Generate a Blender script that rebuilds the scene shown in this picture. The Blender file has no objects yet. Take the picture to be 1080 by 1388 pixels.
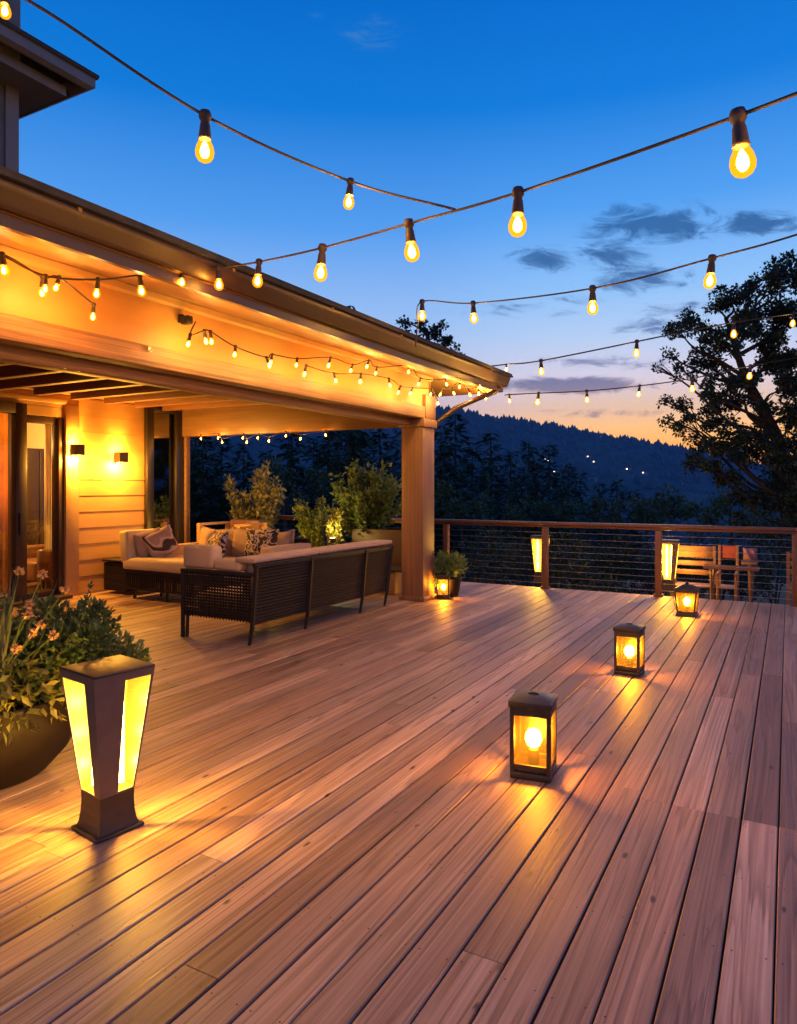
import bpy, math, random
from mathutils import Vector, Matrix, noise as mnoise
R = math.radians
rng = random.Random(7)
HAZE = .00021
sc = bpy.context.scene
col = sc.collection

# ------------------------------------------------------------------ camera frame
F, HY, CX, CH = 958.0, 660.0, 540.0, 1.6       # focal (px of a 1080 wide frame), horizon, centre, eye height
TH = math.atan(528 / F)
FW = Vector((-math.sin(TH), math.cos(TH), 0)); RT = Vector((math.cos(TH), math.sin(TH), 0))
CAM = Vector((0, 0, CH))
def at(px, py, d):
    return CAM + FW * d + RT * ((px - CX) / F * d) + Vector((0, 0, (HY - py) / F * d))
def dX(px, X):
    "depth at which the column px meets the plane x = X"
    return X / (FW.x + RT.x * (px - CX) / F)
def dY(px, Y):
    return Y / (FW.y + RT.y * (px - CX) / F)

# ------------------------------------------------------------------ mesh builder
class MB:
    def __init__(s): s.v = []; s.f = []; s.m = []; s.cur = 0
    def add(s, vs, fs):
        b = len(s.v); s.v += [tuple(x) for x in vs]
        for f in fs: s.f.append([b + i for i in f]); s.m.append(s.cur)
    def box(s, x0, x1, y0, y1, z0, z1, M=None):
        vs = [Vector(p) for p in ((x0,y0,z0),(x1,y0,z0),(x1,y1,z0),(x0,y1,z0),(x0,y0,z1),(x1,y0,z1),(x1,y1,z1),(x0,y1,z1))]
        if M: vs = [M @ v for v in vs]
        s.add(vs, [(0,3,2,1),(4,5,6,7),(0,1,5,4),(1,2,6,5),(2,3,7,6),(3,0,4,7)])
    def quad(s, a, b, c, d): s.add([a, b, c, d], [(0,1,2,3)])
    def frustum(s, w0, d0, z0, w1, d1, z1, M=None):
        vs = [Vector(p) for p in ((-w0,-d0,z0),(w0,-d0,z0),(w0,d0,z0),(-w0,d0,z0),(-w1,-d1,z1),(w1,-d1,z1),(w1,d1,z1),(-w1,d1,z1))]
        if M: vs = [M @ v for v in vs]
        s.add(vs, [(0,3,2,1),(4,5,6,7),(0,1,5,4),(1,2,6,5),(2,3,7,6),(3,0,4,7)])
    def lathe(s, prof, n=20, c=(0,0,0), cap=True):
        b = len(s.v); c = Vector(c)
        for r, z in prof:
            for k in range(n):
                a = 2*math.pi*k/n
                s.v.append((c.x + r*math.cos(a), c.y + r*math.sin(a), c.z + z))
        for i in range(len(prof)-1):
            for k in range(n):
                k2 = (k+1) % n
                s.f.append([b+i*n+k, b+i*n+k2, b+(i+1)*n+k2, b+(i+1)*n+k]); s.m.append(s.cur)
        if cap:
            s.f.append([b+k for k in range(n)][::-1]); s.m.append(s.cur)
            e = b+(len(prof)-1)*n
            s.f.append([e+k for k in range(n)]); s.m.append(s.cur)
    def tube(s, pts, r, n=6):
        pts = [Vector(p) for p in pts]; b = len(s.v); N = len(pts)
        rr = r if isinstance(r, (list, tuple)) else [r]*N
        up = Vector((0.03, 0.05, 1))
        for i, p in enumerate(pts):
            t = (pts[min(i+1, N-1)] - pts[max(i-1, 0)]).normalized()
            a = t.cross(up)
            if a.length < 1e-3: a = t.cross(Vector((1, 0, 0)))
            a.normalize(); c = a.cross(t)
            for k in range(n):
                q = 2*math.pi*k/n
                s.v.append(tuple(p + (a*math.cos(q) + c*math.sin(q))*rr[i]))
        for i in range(N-1):
            for k in range(n):
                k2 = (k+1) % n
                s.f.append([b+i*n+k, b+i*n+k2, b+(i+1)*n+k2, b+(i+1)*n+k]); s.m.append(s.cur)
        s.f.append([b+k for k in range(n)][::-1]); s.m.append(s.cur)
        e = b+(N-1)*n
        s.f.append([e+k for k in range(n)]); s.m.append(s.cur)
    def leaf(s, p, d, nrm, l, w):
        d = d.normalized(); sd = d.cross(nrm)
        if sd.length < 1e-4: sd = d.cross(Vector((0.3, 0.9, 0.2)))
        sd.normalize(); up = sd.cross(d)
        m = p + d*(l*.45)
        s.add([p, m + sd*(w/2) + up*(w*.15), p + d*l, m - sd*(w/2) + up*(w*.15)], [(0,1,2,3)])
    def build(s, name, mats, parent=None, world=True, smooth=False, bevel=0, seg=2, sub=0, solid=0):
        me = bpy.data.meshes.new(name)
        v = s.v
        if parent is not None and world:
            o = wloc(parent); v = [(x-o.x, y-o.y, z-o.z) for x, y, z in v]
        me.from_pydata(v, [], s.f); me.update()
        if not isinstance(mats, (list, tuple)): mats = [mats]
        for m in mats: me.materials.append(m)
        if len(mats) > 1: me.polygons.foreach_set('material_index', s.m)
        if smooth: me.polygons.foreach_set('use_smooth', [True]*len(me.polygons))
        ob = bpy.data.objects.new(name, me); col.objects.link(ob)
        if parent is not None: ob.parent = parent
        if solid:
            md = ob.modifiers.new('solid', 'SOLIDIFY'); md.thickness = solid; md.offset = -1
        if bevel:
            md = ob.modifiers.new('round', 'BEVEL'); md.width = bevel; md.segments = seg; md.limit_method = 'ANGLE'; md.angle_limit = R(40)
            if seg > 1: me.polygons.foreach_set('use_smooth', [True]*len(me.polygons))
            md.harden_normals = False
        if sub:
            md = ob.modifiers.new('sub', 'SUBSURF'); md.levels = sub; md.render_levels = sub
        return ob
def wloc(o):
    p = Vector(o.location)
    while o.parent is not None:
        o = o.parent; p = p + Vector(o.location)
    return p
def tag(o, label=None, cat=None, group=None, kind=None):
    if label: o['label'] = label
    if cat: o['category'] = cat
    if group: o['group'] = group
    if kind: o['kind'] = kind
    return o
def thing(name, label, cat, loc=(0,0,0), rz=0, group=None):
    o = bpy.data.objects.new(name, None); o.empty_display_size = .1
    o.location = loc; o.rotation_euler = (0, 0, rz); col.objects.link(o)
    return tag(o, label, cat, group)
def copy_tree(o, parent=None):
    c = o.copy(); col.objects.link(c)
    if parent is not None: c.parent = parent
    for ch in list(o.children): copy_tree(ch, c)
    return c
def point(parent, loc, W, colr, r=.03, local=False, name='lamp_light'):
    l = bpy.data.lights.new(name, 'POINT'); l.energy = W; l.color = colr; l.shadow_soft_size = r
    o = bpy.data.objects.new(name, l); col.objects.link(o)
    if parent is not None:
        o.parent = parent
        o.location = Vector(loc) if local else Vector(loc) - wloc(parent)
    else: o.location = loc
    return o

# ------------------------------------------------------------------ materials
def new_mat(name):
    m = bpy.data.materials.new(name); m.use_nodes = True
    return m, m.node_tree.nodes, m.node_tree.links, m.node_tree.nodes['Principled BSDF']
def ramp(n, stops):
    r = n.new('ShaderNodeValToRGB'); e = r.color_ramp.elements
    while len(e) < len(stops): e.new(.5)
    for i, (p, c) in enumerate(stops): e[i].position = p; e[i].color = (*c, 1)
    return r
def mapping(n, l, scale, coord='Object', rot=(0,0,0)):
    tc = n.new('ShaderNodeTexCoord'); mp = n.new('ShaderNodeMapping')
    mp.inputs['Scale'].default_value = scale; mp.inputs['Rotation'].default_value = rot
    l.new(tc.outputs[coord], mp.inputs['Vector']); return mp
def mat(name, c1, c2=None, rough=.6, scale=(6,6,6), metal=0, bump=.15, detail=6, island=0, bscale=None, spec=.5, dist=.02):
    m, n, l, b = new_mat(name)
    c2 = c2 or tuple(x*.7 for x in c1)
    mp = mapping(n, l, scale)
    nz = n.new('ShaderNodeTexNoise'); nz.inputs['Scale'].default_value = 1; nz.inputs['Detail'].default_value = detail; nz.inputs['Roughness'].default_value = .6
    l.new(mp.outputs[0], nz.inputs['Vector'])
    rp = ramp(n, [(.3, c2), (.7, c1)]); l.new(nz.outputs['Fac'], rp.inputs[0])
    out = rp.outputs[0]
    if island:
        g = n.new('ShaderNodeNewGeometry'); mr = n.new('ShaderNodeMapRange'); mr.inputs['To Min'].default_value = 1-island; mr.inputs['To Max'].default_value = 1+island
        l.new(g.outputs['Random Per Island'], mr.inputs['Value'])
        hs = n.new('ShaderNodeHueSaturation'); l.new(out, hs.inputs['Color']); l.new(mr.outputs[0], hs.inputs['Value']); out = hs.outputs[0]
    l.new(out, b.inputs['Base Color'])
    rr = n.new('ShaderNodeMapRange'); rr.inputs['To Min'].default_value = max(0, rough-.12); rr.inputs['To Max'].default_value = min(1, rough+.12)
    l.new(nz.outputs['Fac'], rr.inputs['Value']); l.new(rr.outputs[0], b.inputs['Roughness'])
    b.inputs['Metallic'].default_value = metal; b.inputs['Specular IOR Level'].default_value = spec
    if bump:
        bp = n.new('ShaderNodeBump'); bp.inputs['Strength'].default_value = bump; bp.inputs['Distance'].default_value = dist
        if bscale:
            mp2 = mapping(n, l, bscale); nz2 = n.new('ShaderNodeTexNoise'); nz2.inputs['Scale'].default_value = 1; nz2.inputs['Detail'].default_value = 4
            l.new(mp2.outputs[0], nz2.inputs['Vector']); l.new(nz2.outputs['Fac'], bp.inputs['Height'])
        else: l.new(nz.outputs['Fac'], bp.inputs['Height'])
        l.new(bp.outputs[0], b.inputs['Normal'])
    return m
def leaf_mat(name, c1, c2, trans=.35, rough=.45, var=.45):
    m, n, l, b = new_mat(name)
    g = n.new('ShaderNodeNewGeometry'); rp = ramp(n, [(0, c1), (1, c2)]); l.new(g.outputs['Random Per Island'], rp.inputs[0])
    mp = mapping(n, l, (2.3, 2.3, 2.3)); nz = n.new('ShaderNodeTexNoise'); nz.inputs['Scale'].default_value = 1; nz.inputs['Detail'].default_value = 3
    l.new(mp.outputs[0], nz.inputs['Vector'])
    mr = n.new('ShaderNodeMapRange'); mr.inputs['From Min'].default_value = .3; mr.inputs['From Max'].default_value = .7
    mr.inputs['To Min'].default_value = 1-var; mr.inputs['To Max'].default_value = 1+var; l.new(nz.outputs['Fac'], mr.inputs['Value'])
    hs = n.new('ShaderNodeHueSaturation'); l.new(rp.outputs[0], hs.inputs['Color']); l.new(mr.outputs[0], hs.inputs['Value'])
    l.new(hs.outputs[0], b.inputs['Base Color']); b.inputs['Roughness'].default_value = rough
    t = n.new('ShaderNodeBsdfTranslucent'); l.new(hs.outputs[0], t.inputs['Color'])
    mx = n.new('ShaderNodeMixShader'); mx.inputs[0].default_value = trans
    l.new(b.outputs[0], mx.inputs[1]); l.new(t.outputs[0], mx.inputs[2]); l.new(mx.outputs[0], n['Material Output'].inputs['Surface'])
    return m
def emit(name, c, s, sampled=False):
    m, n, l, b = new_mat(name); n.remove(b)
    e = n.new('ShaderNodeEmission'); e.inputs['Color'].default_value = (*c, 1); e.inputs['Strength'].default_value = s
    t = n.new('ShaderNodeBsdfTransparent'); a = n.new('ShaderNodeAddShader'); l.new(e.outputs[0], a.inputs[0]); l.new(t.outputs[0], a.inputs[1])
    l.new(a.outputs[0], n['Material Output'].inputs['Surface'])
    m.cycles.emission_sampling = 'FRONT_BACK' if sampled else 'NONE'
    return m
def amber_pane(name, tint, transp, glow, glow_s, frost):
    "frosted amber glass: lets part of the light straight through, scatters part, and is lit from within"
    m, n, l, b = new_mat(name); n.remove(b)
    mp = mapping(n, l, (9, 9, 9)); nz = n.new('ShaderNodeTexNoise'); nz.inputs['Scale'].default_value = 1; l.new(mp.outputs[0], nz.inputs['Vector'])
    rp = ramp(n, [(.25, tuple(x*.75 for x in tint)), (.75, tint)]); l.new(nz.outputs['Fac'], rp.inputs[0])
    t = n.new('ShaderNodeBsdfTransparent'); l.new(rp.outputs[0], t.inputs['Color'])
    d = n.new('ShaderNodeBsdfTranslucent')
    gl = n.new('ShaderNodeBsdfGlossy'); gl.inputs['Roughness'].default_value = .45
    m1 = n.new('ShaderNodeMixShader'); m1.inputs[0].default_value = transp; d.inputs['Color'].default_value = (*frost,1); l.new(d.outputs[0], m1.inputs[1]); l.new(t.outputs[0], m1.inputs[2])
    m2 = n.new('ShaderNodeMixShader'); m2.inputs[0].default_value = .05; l.new(m1.outputs[0], m2.inputs[1]); l.new(gl.outputs[0], m2.inputs[2])
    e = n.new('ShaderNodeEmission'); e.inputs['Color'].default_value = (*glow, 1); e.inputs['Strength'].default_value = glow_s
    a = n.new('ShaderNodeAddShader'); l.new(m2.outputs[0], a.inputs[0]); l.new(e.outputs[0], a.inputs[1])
    l.new(a.outputs[0], n['Material Output'].inputs['Surface'])
    m.cycles.emission_sampling = 'NONE'
    return m
def glass_mat(name, refl, tint=(.9,.93,.92)):
    m, n, l, b = new_mat(name); n.remove(b)
    t = n.new('ShaderNodeBsdfTransparent'); t.inputs['Color'].default_value = (*tint, 1)
    g = n.new('ShaderNodeBsdfGlossy'); g.inputs['Roughness'].default_value = .01
    lw = n.new('ShaderNodeFresnel'); lw.inputs['IOR'].default_value = 1.5
    ma = n.new('ShaderNodeMath'); ma.operation = 'ADD'; ma.inputs[1].default_value = refl; l.new(lw.outputs[0], ma.inputs[0])
    mx = n.new('ShaderNodeMixShader'); l.new(ma.outputs[0], mx.inputs[0]); l.new(t.outputs[0], mx.inputs[1]); l.new(g.outputs[0], mx.inputs[2])
    l.new(mx.outputs[0], n['Material Output'].inputs['Surface']); return m

def deck_mat():
    m, n, l, b = new_mat('weathered_deck_boards')
    g = n.new('ShaderNodeNewGeometry'); tc = n.new('ShaderNodeTexCoord')
    off = n.new('ShaderNodeVectorMath'); off.operation = 'SCALE'; off.inputs[0].default_value = (37, 91, 53); l.new(g.outputs['Random Per Island'], off.inputs['Scale'])
    ad = n.new('ShaderNodeVectorMath'); ad.operation = 'ADD'; l.new(tc.outputs['Object'], ad.inputs[0]); l.new(off.outputs[0], ad.inputs[1])
    def nz(scale, det=5, rough=.6, dist=0):
        mp = n.new('ShaderNodeMapping'); mp.inputs['Scale'].default_value = scale; l.new(ad.outputs[0], mp.inputs['Vector'])
        t = n.new('ShaderNodeTexNoise'); t.inputs['Scale'].default_value = 1; t.inputs['Detail'].default_value = det; t.inputs['Roughness'].default_value = rough; t.inputs['Distortion'].default_value = dist
        l.new(mp.outputs[0], t.inputs['Vector']); return t
    fine = nz((60, .9, 60), 5, .7); mid = nz((13, .5, 13), 4, .55, .6); big = nz((2.2, .5, 2), 3); strk = nz((95, .4, 95), 2, .5)
    fig = nz((4.2, .20, 4.2), 2, .4, .25)
    def mix(a, bb, f):
        x = n.new('ShaderNodeMix'); x.data_type = 'FLOAT'; x.inputs[0].default_value = f; l.new(a, x.inputs[2]); l.new(bb, x.inputs[3]); return x.outputs[0]
    def spread(o, a, b_):
        x = n.new('ShaderNodeMapRange'); x.inputs['From Min'].default_value = a; x.inputs['From Max'].default_value = b_; l.new(o, x.inputs['Value']); return x.outputs[0]
    # growth rings: contour lines of a stretched noise
    fm = n.new('ShaderNodeMath'); fm.operation = 'MULTIPLY_ADD'; l.new(fig.outputs['Fac'], fm.inputs[0]); fm.inputs[1].default_value = 17; l.new(spread(strk.outputs['Fac'], -.6, 1.6), fm.inputs[2])
    fr_ = n.new('ShaderNodeMath'); fr_.operation = 'FRACT'; l.new(fm.outputs[0], fr_.inputs[0])
    rg = ramp(n, [(0, (.25,.25,.25)), (.12, (.85,.85,.85)), (.75, (.62,.62,.62)), (1, (.2,.2,.2))]); l.new(fr_.outputs[0], rg.inputs[0])
    h = mix(mix(mix(spread(fine.outputs['Fac'], .3, .7), spread(strk.outputs['Fac'], .32, .68), .5), spread(mid.outputs['Fac'], .3, .7), .3), rg.outputs[0], .36)
    base = ramp(n, [(.12, (.075, .038, .025)), (.36, (.225, .13, .088)), (.6, (.405, .265, .19)), (.88, (.60, .435, .335))]); l.new(h, base.inputs[0])
    # per-board tone
    wn = n.new('ShaderNodeTexWhiteNoise'); wn.noise_dimensions = '1D'; l.new(g.outputs['Random Per Island'], wn.inputs['W'])
    tone = ramp(n, [(0, (.52, .43, .42)), (.22, (.78, .71, .70)), (.5, (1, 1, 1)), (.72, (.95, .83, .76)), (.85, (1.15, 1.1, 1.08)), (1, (1.45, 1.42, 1.4))]); l.new(wn.outputs['Value'], tone.inputs[0])
    mu = n.new('ShaderNodeMix'); mu.data_type = 'RGBA'; mu.blend_type = 'MULTIPLY'; mu.inputs[0].default_value = 1; l.new(base.outputs[0], mu.inputs[6]); l.new(tone.outputs[0], mu.inputs[7])
    # weather stains
    st = ramp(n, [(.3, (.72, .68, .68)), (.6, (1, 1, 1))]); l.new(big.outputs['Fac'], st.inputs[0])
    mu2 = n.new('ShaderNodeMix'); mu2.data_type = 'RGBA'; mu2.blend_type = 'MULTIPLY'; mu2.inputs[0].default_value = .8; l.new(mu.outputs[2], mu2.inputs[6]); l.new(st.outputs[0], mu2.inputs[7])
    # knots
    mpk = n.new('ShaderNodeMapping'); mpk.inputs['Scale'].default_value = (5.2, 1.9, 5); l.new(ad.outputs[0], mpk.inputs['Vector'])
    vo = n.new('ShaderNodeTexVoronoi'); vo.voronoi_dimensions = '2D'; vo.inputs['Scale'].default_value = 1
    kd = nz((30, 14, 30), 2); kv = n.new('ShaderNodeVectorMath'); kv.operation = 'MULTIPLY_ADD'; l.new(kd.outputs['Color'], kv.inputs[0]); kv.inputs[1].default_value = (.07, .07, 0); l.new(mpk.outputs[0], kv.inputs[2]); l.new(kv.outputs[0], vo.inputs['Vector'])
    sep = n.new('ShaderNodeSeparateColor'); l.new(vo.outputs['Color'], sep.inputs[0])
    thr = n.new('ShaderNodeMapRange'); thr.inputs['From Min'].default_value = .66; thr.inputs['From Max'].default_value = 1.0; thr.inputs['To Min'].default_value = -.02; thr.inputs['To Max'].default_value = .05
    l.new(sep.outputs[0], thr.inputs['Value'])
    df = n.new('ShaderNodeMath'); df.operation = 'SUBTRACT'; l.new(thr.outputs[0], df.inputs[0]); l.new(vo.outputs['Distance'], df.inputs[1])
    kn = n.new('ShaderNodeMapRange'); kn.inputs['From Min'].default_value = -.03; kn.inputs['From Max'].default_value = .015; l.new(df.outputs[0], kn.inputs['Value'])
    mk = n.new('ShaderNodeMix'); mk.data_type = 'RGBA'; l.new(kn.outputs[0], mk.inputs[0]); l.new(mu2.outputs[2], mk.inputs[6]); mk.inputs[7].default_value = (.05, .025, .015, 1)
    # drying cracks: thin dark lines along the grain
    ck = nz((28, .35, 28), 2, .5); cr = ramp(n, [(.482, (0,0,0)), (.497, (1,1,1)), (.503, (1,1,1)), (.518, (0,0,0))]); l.new(ck.outputs['Fac'], cr.inputs[0])
    cm = n.new('ShaderNodeMapRange'); cm.inputs['From Min'].default_value = .5; cm.inputs['From Max'].default_value = .7; cm.inputs['To Max'].default_value = .85; l.new(mid.outputs['Fac'], cm.inputs['Value'])
    cf = n.new('ShaderNodeMath'); cf.operation = 'MULTIPLY'; l.new(cr.outputs[0], cf.inputs[0]); l.new(cm.outputs[0], cf.inputs[1])
    mc = n.new('ShaderNodeMix'); mc.data_type = 'RGBA'; l.new(cf.outputs[0], mc.inputs[0]); l.new(mk.outputs[2], mc.inputs[6]); mc.inputs[7].default_value = (.07, .035, .025, 1)
    l.new(mc.outputs[2], b.inputs['Base Color'])
    ro = n.new('ShaderNodeMapRange'); ro.inputs['To Min'].default_value = .36; ro.inputs['To Max'].default_value = .66; l.new(h, ro.inputs['Value']); l.new(ro.outputs[0], b.inputs['Roughness'])
    b.inputs['Specular IOR Level'].default_value = .48
    bp = n.new('ShaderNodeBump'); bp.inputs['Strength'].default_value = .4; bp.inputs['Distance'].default_value = .004; l.new(h, bp.inputs['Height']); l.new(bp.outputs[0], b.inputs['Normal'])
    return m

M = {}
M['deck'] = deck_mat()
M['screw'] = mat('dull_deck_screws', (.05,.04,.035), (.03,.022,.02), rough=.5, metal=.6, scale=(90,90,90), bump=0)
M['underdeck'] = mat('dark_joist_wood', (.03,.022,.018), rough=.9)
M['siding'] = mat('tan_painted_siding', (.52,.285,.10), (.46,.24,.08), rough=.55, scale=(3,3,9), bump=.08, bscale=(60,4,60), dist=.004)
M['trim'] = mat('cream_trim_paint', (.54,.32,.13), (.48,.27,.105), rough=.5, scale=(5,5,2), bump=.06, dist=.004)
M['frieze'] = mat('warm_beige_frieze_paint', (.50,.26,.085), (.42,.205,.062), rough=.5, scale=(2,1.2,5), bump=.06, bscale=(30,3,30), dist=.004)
M['beam'] = mat('stained_beam_wood', (.40,.215,.10), (.13,.058,.026), rough=.55, scale=(44,.9,44), bump=.3, dist=.006)
M['beamx'] = mat('stained_header_wood', (.20,.105,.055), (.13,.065,.035), rough=.6, scale=(1.1,26,26), bump=.25, dist=.006)
M['post'] = mat('stained_post_wood', (.27,.135,.08), (.16,.075,.043), rough=.5, scale=(20,20,.8), bump=.2, dist=.005)
M['joist'] = mat('red_brown_rafters', (.19,.075,.04), (.11,.042,.024), rough=.65, scale=(1.2,22,22), bump=.25)
M['ceiling'] = mat('red_brown_ceiling_boards', (.15,.058,.033), (.09,.034,.02), rough=.7, scale=(1.2,14,14), bump=.2)
M['fascia'] = mat('brown_metal_gutter', (.045,.019,.011), (.032,.014,.008), rough=.42, scale=(2,2,2), bump=.04, dist=.005)
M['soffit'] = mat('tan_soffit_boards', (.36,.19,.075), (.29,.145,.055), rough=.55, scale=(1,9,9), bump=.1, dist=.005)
M['roof'] = mat('charcoal_shingles', (.045,.045,.05), (.02,.02,.022), rough=.9, scale=(9,9,9), bump=.5)
M['upper'] = mat('slate_blue_upper_siding', (.13,.13,.15), (.09,.09,.11), rough=.6, scale=(2,2,9))
M['uppertrim'] = mat('slate_painted_eave', (.16,.15,.17), (.12,.115,.13), rough=.5, scale=(2,2,2))
M['darkframe'] = mat('dark_bronze_frame', (.022,.013,.010), (.014,.009,.007), rough=.4, scale=(12,12,2), bump=.08)
M['brownframe'] = mat('walnut_door_frame', (.06,.026,.015), (.035,.016,.010), rough=.42, scale=(14,14,1.5), bump=.12)
M['glass'] = glass_mat('clear_door_glass', .03)
M['tintglass'] = glass_mat('reflective_window_glass', .34, (.35,.38,.42))
M['roomwall'] = mat('warm_plaster', (.62,.45,.27), (.55,.39,.23), rough=.8, scale=(3,3,3))
M['roomfloor'] = mat('interior_oak_floor', (.22,.11,.055), (.15,.07,.035), rough=.4, scale=(14,1.2,4))
M['curtain'] = leaf_mat('amber_curtain_fabric', (.75,.46,.20), (.66,.38,.15), trans=.6, rough=.85, var=.15)
M['sheer'] = leaf_mat('cream_sheer_fabric', (.8,.66,.42), (.72,.58,.36), trans=.6, rough=.9, var=.12)
M['cabinet'] = mat('dark_cabinet_wood', (.045,.03,.022), rough=.4, scale=(12,12,2))
M['leather'] = mat('brown_leather', (.22,.10,.045), (.15,.065,.03), rough=.4, scale=(9,9,9), bump=.2)
M['wicker'] = mat('espresso_wicker', (.022,.012,.011), (.011,.006,.006), rough=.7, spec=.25, scale=(40,40,40), bump=.3, island=.35)
M['sofaleg'] = mat('espresso_sofa_frame', (.020,.012,.011), (.012,.008,.008), rough=.62, spec=.3, scale=(30,30,6))
M['cushion'] = mat('beige_outdoor_fabric', (.58,.40,.27), (.52,.35,.235), rough=.9, scale=(5,5,5), bump=.25, bscale=(300,300,300), dist=.002)
M['cushion_rose'] = mat('dusty_taupe_fabric', (.44,.30,.25), (.38,.26,.215), rough=.9, scale=(5,5,5), bump=.25, bscale=(300,300,300), dist=.002)
M['cushion_cream'] = mat('cream_outdoor_fabric', (.68,.52,.29), (.62,.46,.25), rough=.9, scale=(5,5,5), bump=.25, bscale=(300,300,300), dist=.002)
M['lantern'] = mat('bronze_lantern_metal', (.055,.038,.028), (.035,.024,.018), rough=.45, metal=.35, scale=(22,22,22), bump=.15, dist=.004)
M['bollard'] = mat('bronze_bollard_metal', (.18,.125,.10), (.14,.095,.075), rough=.45, metal=.2, scale=(14,14,14), bump=.08, dist=.004)
M['bollard_base'] = mat('dark_bollard_base_metal', (.055,.04,.035), (.035,.026,.022), rough=.45, metal=.3, scale=(18,18,18), bump=.1, dist=.004)
M['pane'] = amber_pane('amber_lantern_pane', (1, .70, .22), .90, (1, .40, .02), .10, (.062,.034,.007))
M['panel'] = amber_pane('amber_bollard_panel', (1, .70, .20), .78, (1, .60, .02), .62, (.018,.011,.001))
M['candle'] = emit('candle_glow', (1, .80, .50), 45)
M['tubelamp'] = emit('lamp_tube_glow', (1, .85, .55), 25)
M['core'] = emit('hot_filament', (1, .72, .35), 75)
M['sconceglow'] = emit('sconce_diffuser_glow', (1, .62, .16), 7)
M['winlight'] = emit('far_window_light', (1, .72, .42), 3)
M['pendant'] = emit('interior_lamp_glow', (1, .66, .25), 4)
M['socket'] = mat('dark_rubber_socket', (.05,.026,.02), (.03,.017,.013), rough=.65, scale=(40,40,40), bump=.1, dist=.002)
M['cable'] = mat('dark_rubber_cable', (.035,.018,.015), (.022,.012,.010), rough=.75, scale=(30,30,30), bump=.05)
M['rail'] = mat('mahogany_rail_wood', (.16,.062,.04), (.085,.033,.022), rough=.42, scale=(1.3,30,30), bump=.25, dist=.004)
M['railpost'] = mat('mahogany_rail_post', (.18,.068,.036), (.11,.042,.023), rough=.5, scale=(30,30,1.3), bump=.2, dist=.004)
M['steel'] = mat('steel_cable', (.42,.40,.38), (.3,.29,.28), rough=.35, metal=.9, scale=(50,50,50), bump=0)
M['pot'] = mat('dark_brown_ceramic', (.017,.010,.007), (.010,.006,.0045), rough=.6, spec=.25, scale=(4,4,8), bump=.1)
M['soil'] = mat('potting_soil', (.03,.02,.014), rough=.95, scale=(40,40,40), bump=.6)
M['planter'] = mat('red_brown_planter', (.06,.021,.013), (.04,.015,.009), rough=.55, scale=(4,18,18), bump=.15)
M['plinth'] = mat('tan_plinth_stone', (.30,.20,.12), (.24,.155,.09), rough=.7, scale=(8,8,8), bump=.2)
M['wood_chair'] = mat('honey_teak', (.26,.12,.05), (.16,.07,.03), rough=.5, scale=(2,24,24), bump=.2)
M['redcush'] = mat('brick_red_fabric', (.34,.07,.045), (.26,.05,.035), rough=.9, scale=(12,12,12), bump=.2)
M['mauvecush'] = mat('mauve_fabric', (.25,.11,.15), rough=.9, scale=(12,12,12), bump=.2)
M['ground'] = mat('dark_woodland_soil', (.022,.03,.016), (.010,.014,.008), rough=.95, scale=(.25,.25,.25), bump=.8)
M['bark'] = mat('dark_bark', (.045,.03,.022), (.022,.015,.011), rough=.9, scale=(12,12,3), bump=.8)
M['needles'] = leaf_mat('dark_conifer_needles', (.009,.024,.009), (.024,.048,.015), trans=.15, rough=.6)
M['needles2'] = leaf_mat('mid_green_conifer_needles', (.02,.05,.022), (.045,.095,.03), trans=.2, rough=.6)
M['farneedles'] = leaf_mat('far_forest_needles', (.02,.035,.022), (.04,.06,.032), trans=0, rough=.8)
M['oakleaf'] = leaf_mat('oak_leaves', (.012,.022,.009), (.032,.046,.016), trans=.25)
M['thicket'] = leaf_mat('deep_green_thicket_leaves', (.02,.045,.014), (.05,.085,.025), trans=.25)
M['shrubleaf'] = leaf_mat('shrub_leaves', (.07,.125,.03), (.18,.25,.06), trans=.4)
M['paleleaf'] = leaf_mat('pale_olive_shrub_leaves', (.16,.17,.06), (.34,.32,.14), trans=.4)
M['boxleaf'] = leaf_mat('deep_green_box_leaves', (.04,.085,.022), (.13,.18,.05), trans=.3)
M['limeleaf'] = leaf_mat('yellow_green_trailing_leaves', (.14,.15,.03), (.30,.27,.06), trans=.4)
M['grassblade'] = leaf_mat('grey_green_grass_blades', (.07,.09,.045), (.17,.18,.10), trans=.35)
M['petal'] = leaf_mat('peach_petals', (.55,.28,.14), (.65,.42,.18), trans=.4)
M['cameraplastic'] = mat('black_plastic', (.012,.012,.013), rough=.3, scale=(20,20,20), bump=0)
M['brass'] = mat('pale_steel_hook', (.5,.45,.38), rough=.35, metal=.8, scale=(20,20,20), bump=0)

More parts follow.
